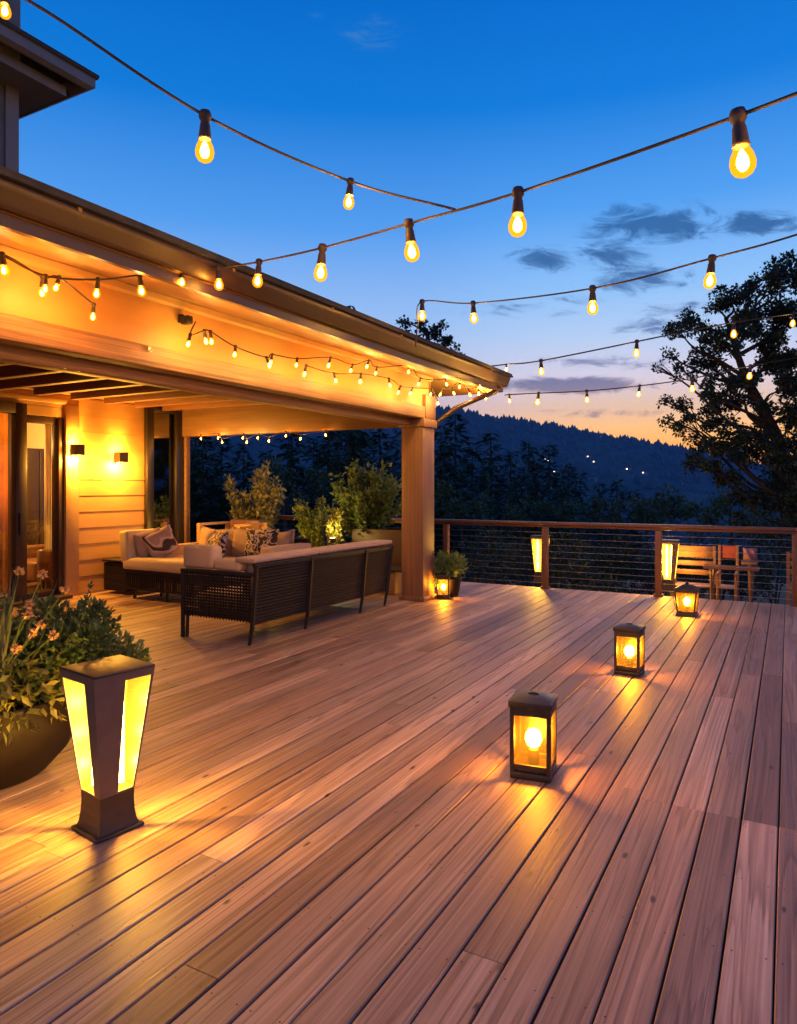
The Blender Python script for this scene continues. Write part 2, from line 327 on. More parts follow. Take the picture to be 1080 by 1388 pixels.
def pattern_mat():
    m, n, l, b = new_mat('black_and_white_print_fabric')
    mp = mapping(n, l, (7, 4, 7)); nz = n.new('ShaderNodeTexNoise'); nz.inputs['Scale'].default_value = 1; nz.inputs['Detail'].default_value = 2; nz.inputs['Distortion'].default_value = 2.2
    l.new(mp.outputs[0], nz.inputs['Vector'])
    rp = ramp(n, [(.44, (.035,.022,.02)), (.47, (.62,.50,.42)), (.53, (.62,.50,.42)), (.56, (.035,.022,.02))]); l.new(nz.outputs['Fac'], rp.inputs[0])
    l.new(rp.outputs[0], b.inputs['Base Color']); b.inputs['Roughness'].default_value = .9; return m
M['print'] = pattern_mat()
def bulb_shell():
    m, n, l, b = new_mat('amber_bulb_glass'); n.remove(b)
    t = n.new('ShaderNodeBsdfTransparent'); t.inputs['Color'].default_value = (1, .45, .06, 1)
    g = n.new('ShaderNodeBsdfGlossy'); g.inputs['Roughness'].default_value = .05
    mx = n.new('ShaderNodeMixShader'); mx.inputs[0].default_value = .07; l.new(t.outputs[0], mx.inputs[1]); l.new(g.outputs[0], mx.inputs[2])
    e = n.new('ShaderNodeEmission'); e.inputs['Color'].default_value = (1, .40, .010, 1); e.inputs['Strength'].default_value = .95
    n.remove(g); n.remove(mx)
    a = n.new('ShaderNodeAddShader'); l.new(t.outputs[0], a.inputs[0]); l.new(e.outputs[0], a.inputs[1]); l.new(a.outputs[0], n['Material Output'].inputs['Surface'])
    m.cycles.emission_sampling = 'NONE'; return m
M['bulbglass'] = bulb_shell()
AMB = (1, .72, .20); AMBS = (1, .98, 1.1); AMB2 = (1, .68, .20)

# ------------------------------------------------------------------ ground, hill, sky
RIDGE = [(-400,560),(0,545),(300,548),(480,550),(600,553),(650,562),(700,571),(750,579),(800,588),(850,596),(900,604),(950,614),(1000,626),(1100,640),(1500,636)]
def ridge_y(px):
    if px <= RIDGE[0][0]: return RIDGE[0][1]
    for (a, ya), (b_, yb) in zip(RIDGE, RIDGE[1:]):
        if px <= b_: return ya + (yb-ya)*(px-a)/(b_-a)
    return RIDGE[-1][1]
def sm(t): t = max(0, min(1, t)); return t*t*(3-2*t)
def ground_z(x, y):
    r = math.hypot(x, y); d = x*FW.x + y*FW.y; s_ = x*RT.x + y*RT.y
    if d > r*.3: top = (HY - ridge_y(CX + F*s_/d))/F*d/r
    else: top = .07
    rr = 1350
    if r < 13: z = -1.4
    elif r < 120: z = -1.4 - 17*sm((r-13)/107*.9)/sm(.9)
    elif r < 480: z = -18.4 - 34*sm((r-120)/360)
    elif r < rr: z = -52.4 + (top*rr + 52.4)*(((r-480)/(rr-480))**1.25)
    else: z = top*rr - (top*rr+60)*sm((r-rr)/1400)
    k = min(1, max(0, (r-14)/300))
    if r > 13: z += (mnoise.noise(Vector((x*.006, y*.006, 3)))*14*k + mnoise.noise(Vector((x*.02, y*.02, 8)))*5*k)*(1 if r < 1200 else max(.15, 1-(r-1200)/150))
    return z
mb = MB(); rs = [0.5, 6, 11, 13, 15, 18, 22, 27, 33, 40, 50, 62, 76, 95, 120, 150, 190, 240, 300, 380, 480, 560, 640, 720, 800, 880, 960, 1040, 1120, 1200, 1260, 1310, 1350, 1400, 1500, 1600]
NA = 240
for r in rs:
    for k in range(NA):
        a = 2*math.pi*k/NA; x, y = r*math.cos(a), r*math.sin(a); mb.v.append((x, y, ground_z(x, y)))
for i in range(len(rs)-1):
    for k in range(NA):
        k2 = (k+1) % NA; mb.f.append([i*NA+k, i*NA+k2, (i+1)*NA+k2, (i+1)*NA+k]); mb.m.append(0)
mb.f.append(list(range(NA))); mb.m.append(0)
tag(mb.build('terrain', M['ground'], smooth=True), kind='structure')

# far wooded hillside: too many trees to count, one mass
mb = MB(); fr = random.Random(3)
def cone_tree(x, y, z, h, w):
    n = 5; a0 = fr.random()*6; vs = []
    for k in range(n):
        a = a0 + 2*math.pi*k/n; vs.append((x+w*math.cos(a)*fr.uniform(.7,1.2), y+w*math.sin(a)*fr.uniform(.7,1.2), z+h*fr.uniform(.08,.2)))
    for k in range(n):
        a = a0+.6 + 2*math.pi*k/n; vs.append((x+w*.62*math.cos(a)*fr.uniform(.6,1.3), y+w*.62*math.sin(a)*fr.uniform(.6,1.3), z+h*fr.uniform(.45,.62)))
    vs.append((x+fr.uniform(-.1,.1)*w, y, z+h)); fs = []
    for k in range(n):
        k2 = (k+1) % n; fs += [(k, k2, n+k), (k2, n+k2, n+k), (n+k, n+k2, 2*n)]
    mb.add(vs, fs)
for i in range(9000):
    ridge = i < 2200
    px = fr.uniform(-150, 1250); r = fr.uniform(1290, 1365) if ridge else fr.uniform(260, 1300)
    a = math.atan2((px-CX)/F, 1); v = FW*math.cos(a) + RT*math.sin(a)
    x, y = v.x*r, v.y*r; g = ground_z(x, y)
    h = fr.choice([fr.uniform(4, 9), fr.uniform(5, 9), fr.uniform(8, 15)]); cone_tree(x, y, g-1, h, h*fr.uniform(.26, .6))
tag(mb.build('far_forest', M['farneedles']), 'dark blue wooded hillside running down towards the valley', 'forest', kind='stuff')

# lit houses on the far hillside
hp = [(797,620),(850,637),(872,642),(805,627),(803,650),(924,657),(880,656),(740,624),(744,626),(752,641)]
for i, (px, py) in enumerate(hp):
    # walk along the ray until the ground is met
    d = 250
    while d < 1250:
        p = at(px, py, d)
        if ground_z(p.x, p.y) > p.z - 3: break
        d += 4
    hm = MB()
    w = fr.uniform(3, 5)
    g = ground_z(p.x, p.y)
    root = thing('distant_house', 'tiny house with a lit window on the dark hillside', 'house', (p.x, p.y, min(g, p.z-2)), 0, 'lit houses on the far hillside')
    zb = min(g, p.z-2)-1; p.z += 1.5
    hm.box(p.x-w, p.x+w, p.y-w*.7, p.y+w*.7, zb, p.z+.9); hm.build('wall', M['upper'], root)
    hm = MB(); hm.add([(p.x-w-.3,p.y-w*.8,p.z+.9),(p.x+w+.3,p.y-w*.8,p.z+.9),(p.x+w+.3,p.y+w*.8,p.z+.9),(p.x-w-.3,p.y+w*.8,p.z+.9),(p.x-w,p.y,p.z+2),(p.x+w,p.y,p.z+2)], [(0,1,5,4),(2,3,4,5),(1,2,5),(3,0,4),(0,3,2,1)]); hm.build('roof', M['roof'], root)
    hm = MB(); hm.box(p.x-.8, p.x+.8, p.y-w*.7-.06, p.y-w*.7-.02, p.z-.9, p.z+.4); hm.build('window', M['winlight'], root)

# ------------------------------------------------------------------ deck
mb = MB(); dr = random.Random(11)
PITCH, GAP, DX0, DX1, DY0, DY1 = .158, .0075, -9.2, 3.9, -2.2, 10.98
x = DX0; ch = .004
shared = {}
i = 0
while x < DX1:
    xa, xb = x, x+PITCH-GAP
    y = DY0; cuts = [DY0]
    while y < DY1 - 1.2:
        y += dr.uniform(2.6, 5.2)
        cuts.append(min(y, DY1))
    cuts[-1] = DY1
    if -.72 < x < .75: cuts = sorted([c for c in cuts if abs(c-3.78) > 1.2 or c in (DY0, DY1)] + [3.78])
    for y0, y1 in zip(cuts, cuts[1:]):
        if y1-y0 < .05: continue
        ya, yb = y0+.0015, y1-.0015; z = dr.uniform(-.0022, .0008); j = dr.uniform(-.0015, .0015)
        prof = [(xa+j, z-.03), (xa+j, z-ch), (xa+j+ch, z), (xb+j-ch, z), (xb+j, z-ch), (xb+j, z-.03)]
        vs = [(px_, ya, pz_) for px_, pz_ in prof] + [(px_, yb, pz_) for px_, pz_ in prof]
        mb.add(vs, [(k, (k+1) % 6, 6+(k+1) % 6, 6+k)[::-1] for k in range(6)] + [(0,1,2,3,4,5), (11,10,9,8,7,6)])
    mb.cur = 1
    for k in range(26):
        yy = DY0 + .3 + k*.51
        for xs in (xa+.024, xb-.024):
            px_, py_ = xs + dr.uniform(-.005,.005), yy + dr.uniform(-.012,.012)
            mb.add([(px_+.0036*math.cos(a*math.pi/4), py_+.0036*math.sin(a*math.pi/4), .0016) for a in range(8)], [tuple(range(8))])
    mb.cur = 0
    x += PITCH; i += 1
tag(mb.build('deck', [M['deck'], M['screw']]), kind='structure')
mb = MB(); mb.box(DX0+.02, DX1-.05, DY0, DY1-.03, -.42, -.09)
tag(mb.build('deck_substructure', M['underdeck']), kind='structure')
mb = MB(); mb.box(-3.6, 4.4, 11.5, 12.9, -.42, -.36)
tag(mb.build('lower_terrace', M['underdeck']), kind='structure')

# ------------------------------------------------------------------ house
house = thing('house', 'timber house with tan lap siding and a covered patio under a broad lit eave', 'house', (-9.2, 3.5, 0))
def hbox(name, m, *boxes, bevel=0, parent=None):
    q = MB()
    for b_ in boxes: q.box(*b_)
    return q.build(name, m, parent or house, bevel=bevel)
WX = -9.2; YE = 8.95
# wall shell behind the siding
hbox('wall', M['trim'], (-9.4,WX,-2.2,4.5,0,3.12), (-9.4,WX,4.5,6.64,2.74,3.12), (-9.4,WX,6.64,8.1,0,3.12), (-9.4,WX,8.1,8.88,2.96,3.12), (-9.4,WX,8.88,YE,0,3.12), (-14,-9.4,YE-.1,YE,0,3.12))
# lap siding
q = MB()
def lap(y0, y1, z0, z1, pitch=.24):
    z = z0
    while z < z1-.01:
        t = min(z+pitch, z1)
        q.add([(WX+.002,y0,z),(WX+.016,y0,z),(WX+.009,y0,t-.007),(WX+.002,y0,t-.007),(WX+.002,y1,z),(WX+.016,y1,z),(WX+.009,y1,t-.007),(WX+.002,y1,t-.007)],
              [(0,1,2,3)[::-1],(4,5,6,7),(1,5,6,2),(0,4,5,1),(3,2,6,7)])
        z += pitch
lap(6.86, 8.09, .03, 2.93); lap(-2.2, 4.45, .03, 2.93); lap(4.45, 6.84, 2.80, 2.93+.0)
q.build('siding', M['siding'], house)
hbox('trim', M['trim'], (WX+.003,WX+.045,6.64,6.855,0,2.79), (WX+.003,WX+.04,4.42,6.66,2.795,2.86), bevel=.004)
# sliding doors
door = MB()
for b_ in ((-9.30,-9.12,4.50,4.62,.02,2.74),(-9.30,-9.12,4.62,5.86,2.60,2.74),(-9.30,-9.12,5.86,6.02,.02,2.74),(-9.30,-9.12,4.62,5.86,.02,.12)): door.box(*b_)
dob = door.build('sliding_door', M['brownframe'], house, bevel=.004)
hbox('pane', M['glass'], (-9.225,-9.215,4.62,5.86,.12,2.60), parent=dob)
hbox('handle', M['darkframe'], (-9.12,-9.09,5.90,5.93,.95,1.25), parent=dob)
door = MB()
for b_ in ((-9.36,-9.24,6.02,6.10,.02,2.60),(-9.36,-9.24,6.10,6.555,2.50,2.60),(-9.36,-9.20,6.555,6.635,.02,2.60),(-9.36,-9.24,6.10,6.555,.02,.12)): door.box(*b_)
dob = door.build('fixed_door_panel', M['brownframe'], house, bevel=.004)
hbox('pane', M['glass'], (-9.305,-9.295,6.10,6.555,.12,2.50), parent=dob)
hbox('threshold', M['brownframe'], (-9.2,-9.0,4.5,6.64,.003,.05), bevel=.005)
hbox('door_head', M['trim'], (-9.36,-9.205,6.02,6.64,2.605,2.735))
# tall reflective window by the corner
win = MB()
for b_ in ((-9.32,-9.13,8.10,8.24,.02,2.96),(-9.32,-9.13,8.72,8.88,.02,2.96),(-9.32,-9.13,8.24,8.72,2.84,2.96),(-9.32,-9.13,8.24,8.72,.02,.14)): win.box(*b_)
wob = win.build('window', M['darkframe'], house, bevel=.004)
hbox('pane', M['tintglass'], (-9.225,-9.215,8.24,8.72,.14,2.84), parent=wob)
hbox('dark_pane_backing', M['cabinet'], (-9.50,-9.47,8.0,8.9,.02,2.98))  # dark panel added behind the glass, stands in for the unlit room
# interior room
hbox('interior_wall', M['roomwall'], (-13.4,-13.3,2.5,8.3,0,3.0), (-13.3,-9.5,7.95,8.0,0,3.0), (-13.3,-9.41,2.5,2.6,0,3.0), (-13.3,-9.41,2.6,7.95,2.98,3.05))
hbox('interior_floor', M['roomfloor'], (-13.3,-9.37,2.6,7.95,-.08,.0))
# ceiling, rafters and beams of the patio
hbox('patio_ceiling', M['ceiling'], (-9.2,-4.62,-2.2,8.85,3.06,3.10))
for k in range(19):
    y = 8.4 - .57*k
    hbox('joist', M['joist'], (-9.06,-4.80,y-.05,y+.05,2.86,3.055), bevel=.004)
hbox('ledger', M['beam'], (-9.195,-9.06,-2.2,8.84,2.94,3.055), (-9.06,-8.98,-2.2,8.84,2.985,3.05), bevel=.004)
hbox('beam', M['beam'], (-4.62,-4.46,-2.2,9.16,2.56,2.73), bevel=.006)
hbox('inner_beam', M['beam'], (-4.79,-4.64,-2.2,8.82,2.465,2.70), bevel=.006)
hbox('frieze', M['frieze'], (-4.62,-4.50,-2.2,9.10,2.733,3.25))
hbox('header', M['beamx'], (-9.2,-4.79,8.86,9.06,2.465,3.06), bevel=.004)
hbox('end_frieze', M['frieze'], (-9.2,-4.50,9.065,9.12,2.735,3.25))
hbox('corner_pilaster', M['beamx'], (-9.2,-9.08,8.90,8.99,0,2.46), bevel=.004)
# post
pst = hbox('post', M['post'], (-4.80,-4.46,8.80,9.16,.003,2.44), bevel=.006)
hbox('capital', M['post'], (-4.83,-4.43,8.77,9.19,2.44,2.558), bevel=.006, parent=pst)
hbox('upper_block', M['post'], (-4.66,-4.445,8.86,9.175,2.562,2.90), bevel=.006, parent=pst)
hbox('plinth', M['post'], (-4.83,-4.43,8.77,9.19,.003,.06), bevel=.006, parent=pst)
# eave: gutter, fascia, soffit
EX, EY = -3.6, 9.97
def eave_run(name, m, prof, bevel=0):
    "prof: (inset from the eave line, z); runs along +y at x = EX and along -x at y = EY, mitred at the corner"
    q = MB(); n = len(prof)
    vs = [(EX-i_, -2.6, z) for i_, z in prof] + [(EX-i_, EY-i_, z) for i_, z in prof] + [(-14.0, EY-i_, z) for i_, z in prof]
    fs = []
    for s_ in range(2):
        for k in range(n):
            k2 = (k+1) % n; fs.append((s_*n+k, s_*n+k2, (s_+1)*n+k2, (s_+1)*n+k))
    fs += [tuple(range(n))[::-1], tuple(range(2*n, 3*n))]
    q.add(vs, fs); return q.build(name, m, house, bevel=bevel)
eave_run('gutter', M['fascia'], [(0, 3.215), (0, 3.19), (.012, 3.17), (.03, 3.10), (.045, 3.074), (.10, 3.074), (.10, 3.215)], .003)
for k in range(9):
    yy = 9.2 - 1.3*k
    hbox('gutter_strap', M['soffit'], (EX-.04,EX+.006,yy-.012,yy+.012,3.195,3.219))
eave_run('fascia', M['fascia'], [(.085, 3.07), (.085, 2.997), (.125, 2.997), (.125, 3.07)])
eave_run('fascia_lip', M['soffit'], [(.075, 3.072), (.075, 3.086), (.099, 3.086), (.099, 3.072)])
eave_run('soffit', M['soffit'], [(.127, 3.000), (.90, 3.18), (.90, 3.195), (.127, 3.015)])
eave_run('drip_edge', M['roof'], [(-.03, 3.222), (-.03, 3.245), (.12, 3.29), (.12, 3.222)])
eave_run('soffit_mould', M['trim'], [(.855, 3.165), (.855, 3.115), (.897, 3.10), (.897, 3.165)])
q = MB(); pz = 3.27
q.add([(EX+.02,-2.6,pz),(EX+.02,EY+.02,pz),(-14,EY+.02,pz),(-8.8,4.7,4.85),(-8.8,-2.6,4.85),(-14,-2.6,pz)], [(0,1,3,4),(1,2,3),(2,5,4,3)])
q.build('roof', M['roof'], house, solid=.03)
# downspout
q = MB(); q.tube([(-3.70,9.70,3.06),(-3.72,9.66,2.98),(-3.95,9.55,2.88),(-4.25,9.42,2.74),(-4.48,9.33,2.56),(-4.58,9.28,2.36),(-4.62,9.26,1.7),(-4.62,9.26,.6),(-4.62,9.26,.05)], .036, 10)
q.build('downspout', M['fascia'], house, smooth=True)
# upper storey
hbox('upper_wall', M['upper'], (-13,-7.0,-2.6,4.48,3.4,5.80))
hbox('upper_corner_board', M['uppertrim'], (-7.10,-6.97,4.37,4.51,3.5,5.78))
q = MB()
ux, uy = -6.44, 5.02
prof = [(0,5.965),(0,5.83),(.05,5.80),(.07,5.80),(.07,5.965)]
n_ = len(prof)
q.add([(ux-a, -3.1, z) for a, z in prof] + [(ux-a, uy-a, z) for a, z in prof] + [(-13.6, uy-a, z) for a, z in prof],
      [(s_*n_+k, s_*n_+(k+1) % n_, (s_+1)*n_+(k+1) % n_, (s_+1)*n_+k) for s_ in range(2) for k in range(n_)] + [tuple(range(n_))[::-1], tuple(range(2*n_, 3*n_))])
q.build('upper_fascia', M['uppertrim'], house)
q = MB(); q.add([(ux-.2,-3.1,5.798),(ux-.2,uy-.2,5.798),(-13.6,uy-.2,5.798),(-13.6,-3.1,5.798),(ux-.2,-3.1,5.70),(ux-.2,uy-.2,5.70),(-13.6,uy-.2,5.70),(-13.6,-3.1,5.70)], [(0,1,2,3),(4,7,6,5),(0,4,5,1),(1,5,6,2)])
q.build('upper_soffit', M['uppertrim'], house)
q = MB(); q.add([(ux+.03,-3.1,5.97),(ux+.03,uy+.03,5.97),(-13.6,uy+.03,5.97),(-10,1.4,7.4),(-10,-3.1,7.4),(-13.6,-3.1,5.97)], [(0,1,3,4),(1,2,3),(2,5,4,3)])
q.build('upper_roof', M['roof'], house, solid=.04)
chm = hbox('chimney', M['upper'], (-7.75,-6.92,3.7,4.5,5.98,8.4), bevel=.01)
hbox('chimney_cap', M['uppertrim'], (-7.85,-6.82,3.6,4.6,8.4,8.5), parent=chm)

# interior furnishings
cu = thing('curtain', 'amber floor length curtain hanging behind the glass door', 'curtain', (-9.95,6.0,0))
q = MB()
def wavy(y0, y1, x, z0, z1, amp=.035, nf=9):
    N = nf*8; vs = []
    for k in range(N+1):
        t = k/N; y = y0+(y1-y0)*t; xx = x+amp*math.sin(t*nf*2*math.pi)+.01*math.sin(t*31)
        vs += [(xx,y,z0),(xx,y,z1)]
    q.add(vs, [(2*k,2*k+2,2*k+3,2*k+1) for k in range(N)])
wavy(5.45, 6.5, -9.95, .03, 2.80); q.build('fabric', M['curtain'], cu, smooth=True, solid=.004)
q = MB(); q.tube([(-9.95,5.2,2.83),(-9.95,6.55,2.83)], .018, 8); q.build('rod', M['darkframe'], cu)
c2 = thing('curtain', 'narrow cream curtain gathered beside the fixed door panel', 'curtain', (-9.75,6.75,0))
q = MB(); wavy(6.78, 6.98, -9.85, .03, 2.76, .03, 5); q.build('fabric', M['sheer'], c2, smooth=True, solid=.004)
cb = thing('cabinet', 'tall dark cabinet seen through the fixed door panel', 'cabinet', (-11.4,7.6,0))
q = MB(); q.box(-11.7,-11.1,7.15,7.93,0,2.25); q.build('body', M['cabinet'], cb, bevel=.01)
q = MB(); q.box(-11.098,-11.08,7.18,7.53,.1,2.2); q.build('door', M['cabinet'], cb, bevel=.004)
q = MB(); q.box(-11.098,-11.08,7.55,7.90,.1,2.2); q.build('door', M['cabinet'], cb, bevel=.004)
ac = thing('armchair', 'brown leather armchair inside the house behind the glass', 'armchair', (-10.3,7.0,0))
q = MB(); q.box(-10.65,-9.95,6.70,7.35,.16,.46); q.build('seat', M['leather'], ac, bevel=.05, seg=4)
q = MB(); q.box(-10.65,-9.95,7.30,7.50,.3,.98); q.build('backrest', M['curtain'], ac, bevel=.06, seg=4)
for xx in (-10.78,-9.95): 
    q = MB(); q.box(xx,xx+.14,6.7,7.4,.16,.66); q.build('armrest', M['leather'], ac, bevel=.05, seg=4)
for xx in (-10.7,-9.95):
    for yy in (6.78,7.38):
        q = MB(); q.box(xx,xx+.05,yy,yy+.05,0,.16); q.build('leg', M['cabinet'], ac)
pl = thing('pendant_lamp', 'glowing pendant lamp hanging inside the lit room', 'lamp', (-10.9,6.5,2.5))
q = MB(); q.tube([(-10.9,6.5,2.98),(-10.9,6.5,2.62)], .008, 6); q.build('cord', M['cable'], pl)
q = MB(); q.lathe([(.03,.12),(.11,.08),(.15,0),(.13,-.07),(.05,-.1)], 20, (-10.9,6.5,2.5)); q.build('lamp_shade', M['pendant'], pl, smooth=True)
point(pl, (-10.9,6.5,2.3), 340, (1,.52,.13), .12)
point(pl, (-10.6,4.3,2.4), 200, (1,.52,.13), .12)

# wall sconces
def sconce(y, z, label, x=WX+.03):
    t = thing('wall_sconce', label, 'wall lamp', (x, y, z))
    q = MB(); q.box(x,x+.03,y-.05,y+.05,z-.10,z+.08); q.build('backplate', M['lantern'], t, bevel=.004)
    q = MB()
    for b_ in ((x+.03,x+.15,y-.08,y-.072,z-.08,z+.08),(x+.03,x+.15,y+.072,y+.08,z-.08,z+.08),(x+.142,x+.15,y-.072,y+.072,z-.08,z+.08)): q.box(*b_)
    q.build('shade', M['lantern'], t)
    q = MB(); q.box(x+.035,x+.138,y-.068,y+.068,z-.05,z+.05); q.build('diffuser', M['sconceglow'], t, bevel=.01)
    point(t, (x+.10,y,z+.12), 44, (1,.44,.045), .04); point(t, (x+.11,y,z-.13), 165, (1,.44,.045), .05)
sconce(7.55, 2.06, 'square metal wall lamp glowing on the lap siding')
sconce(6.76, 2.14, 'wall lamp glowing on the smooth trim board beside the glass door', WX+.045)

# small fittings on the beam and frieze
t = thing('security_camera', 'small black camera bracket fixed to the lit frieze', 'camera', at(249,434,dX(249,-4.45)))
p = at(249,434,dX(249,-4.45))
q = MB(); q.box(-4.498,-4.46,p.y-.02,p.y+.02,p.z-.02,p.z+.05); q.build('bracket', M['cameraplastic'], t)
q = MB(); q.box(-4.46,-4.37,p.y-.03,p.y+.03,p.z-.04,p.z+.03); q.build('body', M['cameraplastic'], t, bevel=.01)
p = at(203,473,dX(203,-4.44)); t = thing('eye_hook', 'pale round eye hook screwed into the patio beam', 'hook', p)
q = MB(); q.tube([(p.x, p.y+.02*math.cos(a*math.pi/8), p.z+.02*math.sin(a*math.pi/8)) for a in range(17)], .006, 6); q.build('ring', M['brass'], t, smooth=True)
q = MB(); q.tube([(-4.462,p.y,p.z),(p.x,p.y,p.z)], .006, 6); q.build('shank', M['brass'], t)

# ------------------------------------------------------------------ string lights
sk = MB()   # socket: clip on the cable, stem, rim; origin at the cable, hanging down -z; full size is 0.2 m
sk.lathe([(.006,.026),(.022,.020),(.028,.004),(.027,-.012),(.019,-.024),(.019,-.034),(.022,-.040),(.027,-.090),(.029,-.102),(.022,-.104)], 16)
SOCK = sk.build('socket', M['socket'], smooth=True); SOCKME = SOCK.data
bb = MB(); bb.lathe([(.020,-.098),(.024,-.108),(.036,-.132),(.041,-.155),(.038,-.178),(.028,-.194),(.012,-.203),(.002,-.205)], 18)
bb.cur = 1; bb.lathe([(.004,-.112),(.010,-.124),(.017,-.140),(.020,-.158),(.017,-.172),(.009,-.182),(.002,-.185)], 12)
BULB = bb.build('bulb', [M['bulbglass'], M['core']], smooth=True); BULBME = BULB.data
bpy.data.objects.remove(SOCK); bpy.data.objects.remove(BULB)
def cat(pts, n=10):
    P = [pts[0]*2-pts[1]] + pts + [pts[-1]*2-pts[-2]]; out = []
    for i in range(1, len(P)-2):
        a, b_, c, d = P[i-1], P[i], P[i+1], P[i+2]
        for k in range(n):
            t = k/n
            out.append(.5*((2*b_) + (c-a)*t + (2*a-5*b_+4*c-d)*t*t + (3*b_-a-3*c+d)*t**3))
    return out + [P[-2]]
def strand(label, pts, size, watt, r=.0065, tilt=.12, group=None):
    "pts: (px, py, depth, has_bulb[, size factor])"
    P = [at(*p[:3]) for p in pts]
    root = thing('string_lights', label, 'string lights', P[0], 0, group)
    q = MB(); q.tube(cat(P), r, 7); q.build('cable', M['cable'], root, smooth=True)
    for p, w in zip(pts, P):
        if not p[3]: continue
        s_ = size*(p[4] if len(p) > 4 else 1)
        so = bpy.data.objects.new('socket', SOCKME); col.objects.link(so); so.parent = root
        so.location = w - P[0]; so.scale = (s_,)*3
        so.rotation_euler = (rng.uniform(-tilt, tilt), rng.uniform(-tilt, tilt), rng.uniform(0, 6))
        bo = bpy.data.objects.new('bulb', BULBME); col.objects.link(bo); bo.parent = so
        point(root, w + Vector((0,0,-.15*s_)), watt*.55*(p[5] if len(p) > 5 else 1), AMBS if size > .7 else AMB, .03*s_)
    return root
# the big strand from beyond the camera to the eave
S2 = [(1230,66,2.05,1),(1000,157,2.34,1),(702,261,3.15,1),(554,303,3.75,1),(437,336,4.25,1),(351,355,4.75,1,.85,0.5),(296,363,5.05,1,.8,0.22),(246,366,4.9,1,.6,0.13),(189,373,4.75,1,.7,0.13),(133,379,4.6,1,.62,0.13),(62,374,4.45,1,.55,0.13),(2,346,4.3,1,.62,0.13),(-40,330,4.2,0)]
strand('string of big amber bulbs running from overhead down to the lit eave', S2, 1, 19)
S1 = [(-120,-62,2.5,1),(40,2,2.75,0),(278,157,3.1,1),(475,246,3.7,1,.72),(617,284,3.55,0)]
strand('string of two amber bulbs rising steeply beside the upper roof', S1, 1, 26)
S0 = [(-130,-60,4.6,0),(6,-14,5.0,1),(70,-70,5.2,0)]
strand('short string with one bulb against the dark upper storey', S0, 1, 22)
S3 = [(1210,270,3.9,1),(1080,318,4.2,0),(965,350,4.5,1),(803,391,5.1,1),(641,411,6.6,1),(572,409,6.9,1),(566,440,6.9,0),(563,470,6.9,0)]
strand('string of four amber bulbs against the cloud above the eave corner', S3, .95, 19)
S4 = [(649,498,10.2,0),(686,494,9.6,1,.5),(733,489,8.9,1),(863,463,8.4,1),(912,453,9.0,0),(994,437,9.6,1,1.1),(1075,425,10.2,1),(1150,410,11,0)]
strand('string of amber bulbs passing from the eave corner into the large tree', S4, .95, 15, r=.009)
S5 = [(684,536,10.2,0),(690,535,10.2,1,.7),(730,533,10.6,1),(795,530,11,1),(867,523,11.3,1),(938,513,11.6,1,1.25),(1017,496,11.8,1,1.25),(1110,480,12,0)]
strand('lowest string of small bulbs hanging over the railing towards the tree', S5, .9, 12, r=.009)
# bulbs under the eave, hung close to the frieze
def eave_pt(px, py, X): return (px, py, dX(px, X))
def eave_strand(label, L, size, watt, X=-4.25, r=.006, ends=None):
    pts = []
    for px, py in L:
        x_ = X if px < 588 else X + (px-588)/80*.42
        d = dX(px, x_); lift = .13*size*F/d
        pts.append((px, py-lift, d, 1, rng.uniform(.9, 1.1)))
    if ends:
        pts = [(*ends[0][:2], dX(ends[0][0], X), 0)] + pts
    strand(label, pts, size, watt, r=r, tilt=.4)
eave_strand('lower tangle of bulbs looping down from the eave near the roof end', [(-22,380),(3,362),(58,392),(80,392),(127,428)], .6, 7.5, -4.22)
eave_strand('string of glowing bulbs sagging across the frieze above the sofa', [(258,466),(277,460),(285,461),(319,481),(361,495),(369,491),(403,496),(448,494),(478,503),(500,497),(511,506),(554,504),(570,520),(603,521),(627,513),(649,506),(668,511)], .55, 7, -4.22, ends=[(265,436)])
eave_strand('string of glowing bulbs resting low along the top of the beam', [(415,505),(452,515),(489,515),(527,521),(543,531),(559,533),(585,535),(592,547),(599,535),(613,533),(623,524),(634,534),(650,532),(660,539)], .55, 7, -4.30)
pts = []
for px, py in [(272,594),(297,593),(301,599),(330,593),(335,599),(351,593),(365,597),(388,590),(408,594),(441,589)]:
    d = dY(px, 8.80); pts.append((px, py-.13*.45*F/d, d, 1))
strand('string of small bulbs along the patio header above the shrubs', pts, .45, 7, r=.005, tilt=.3)

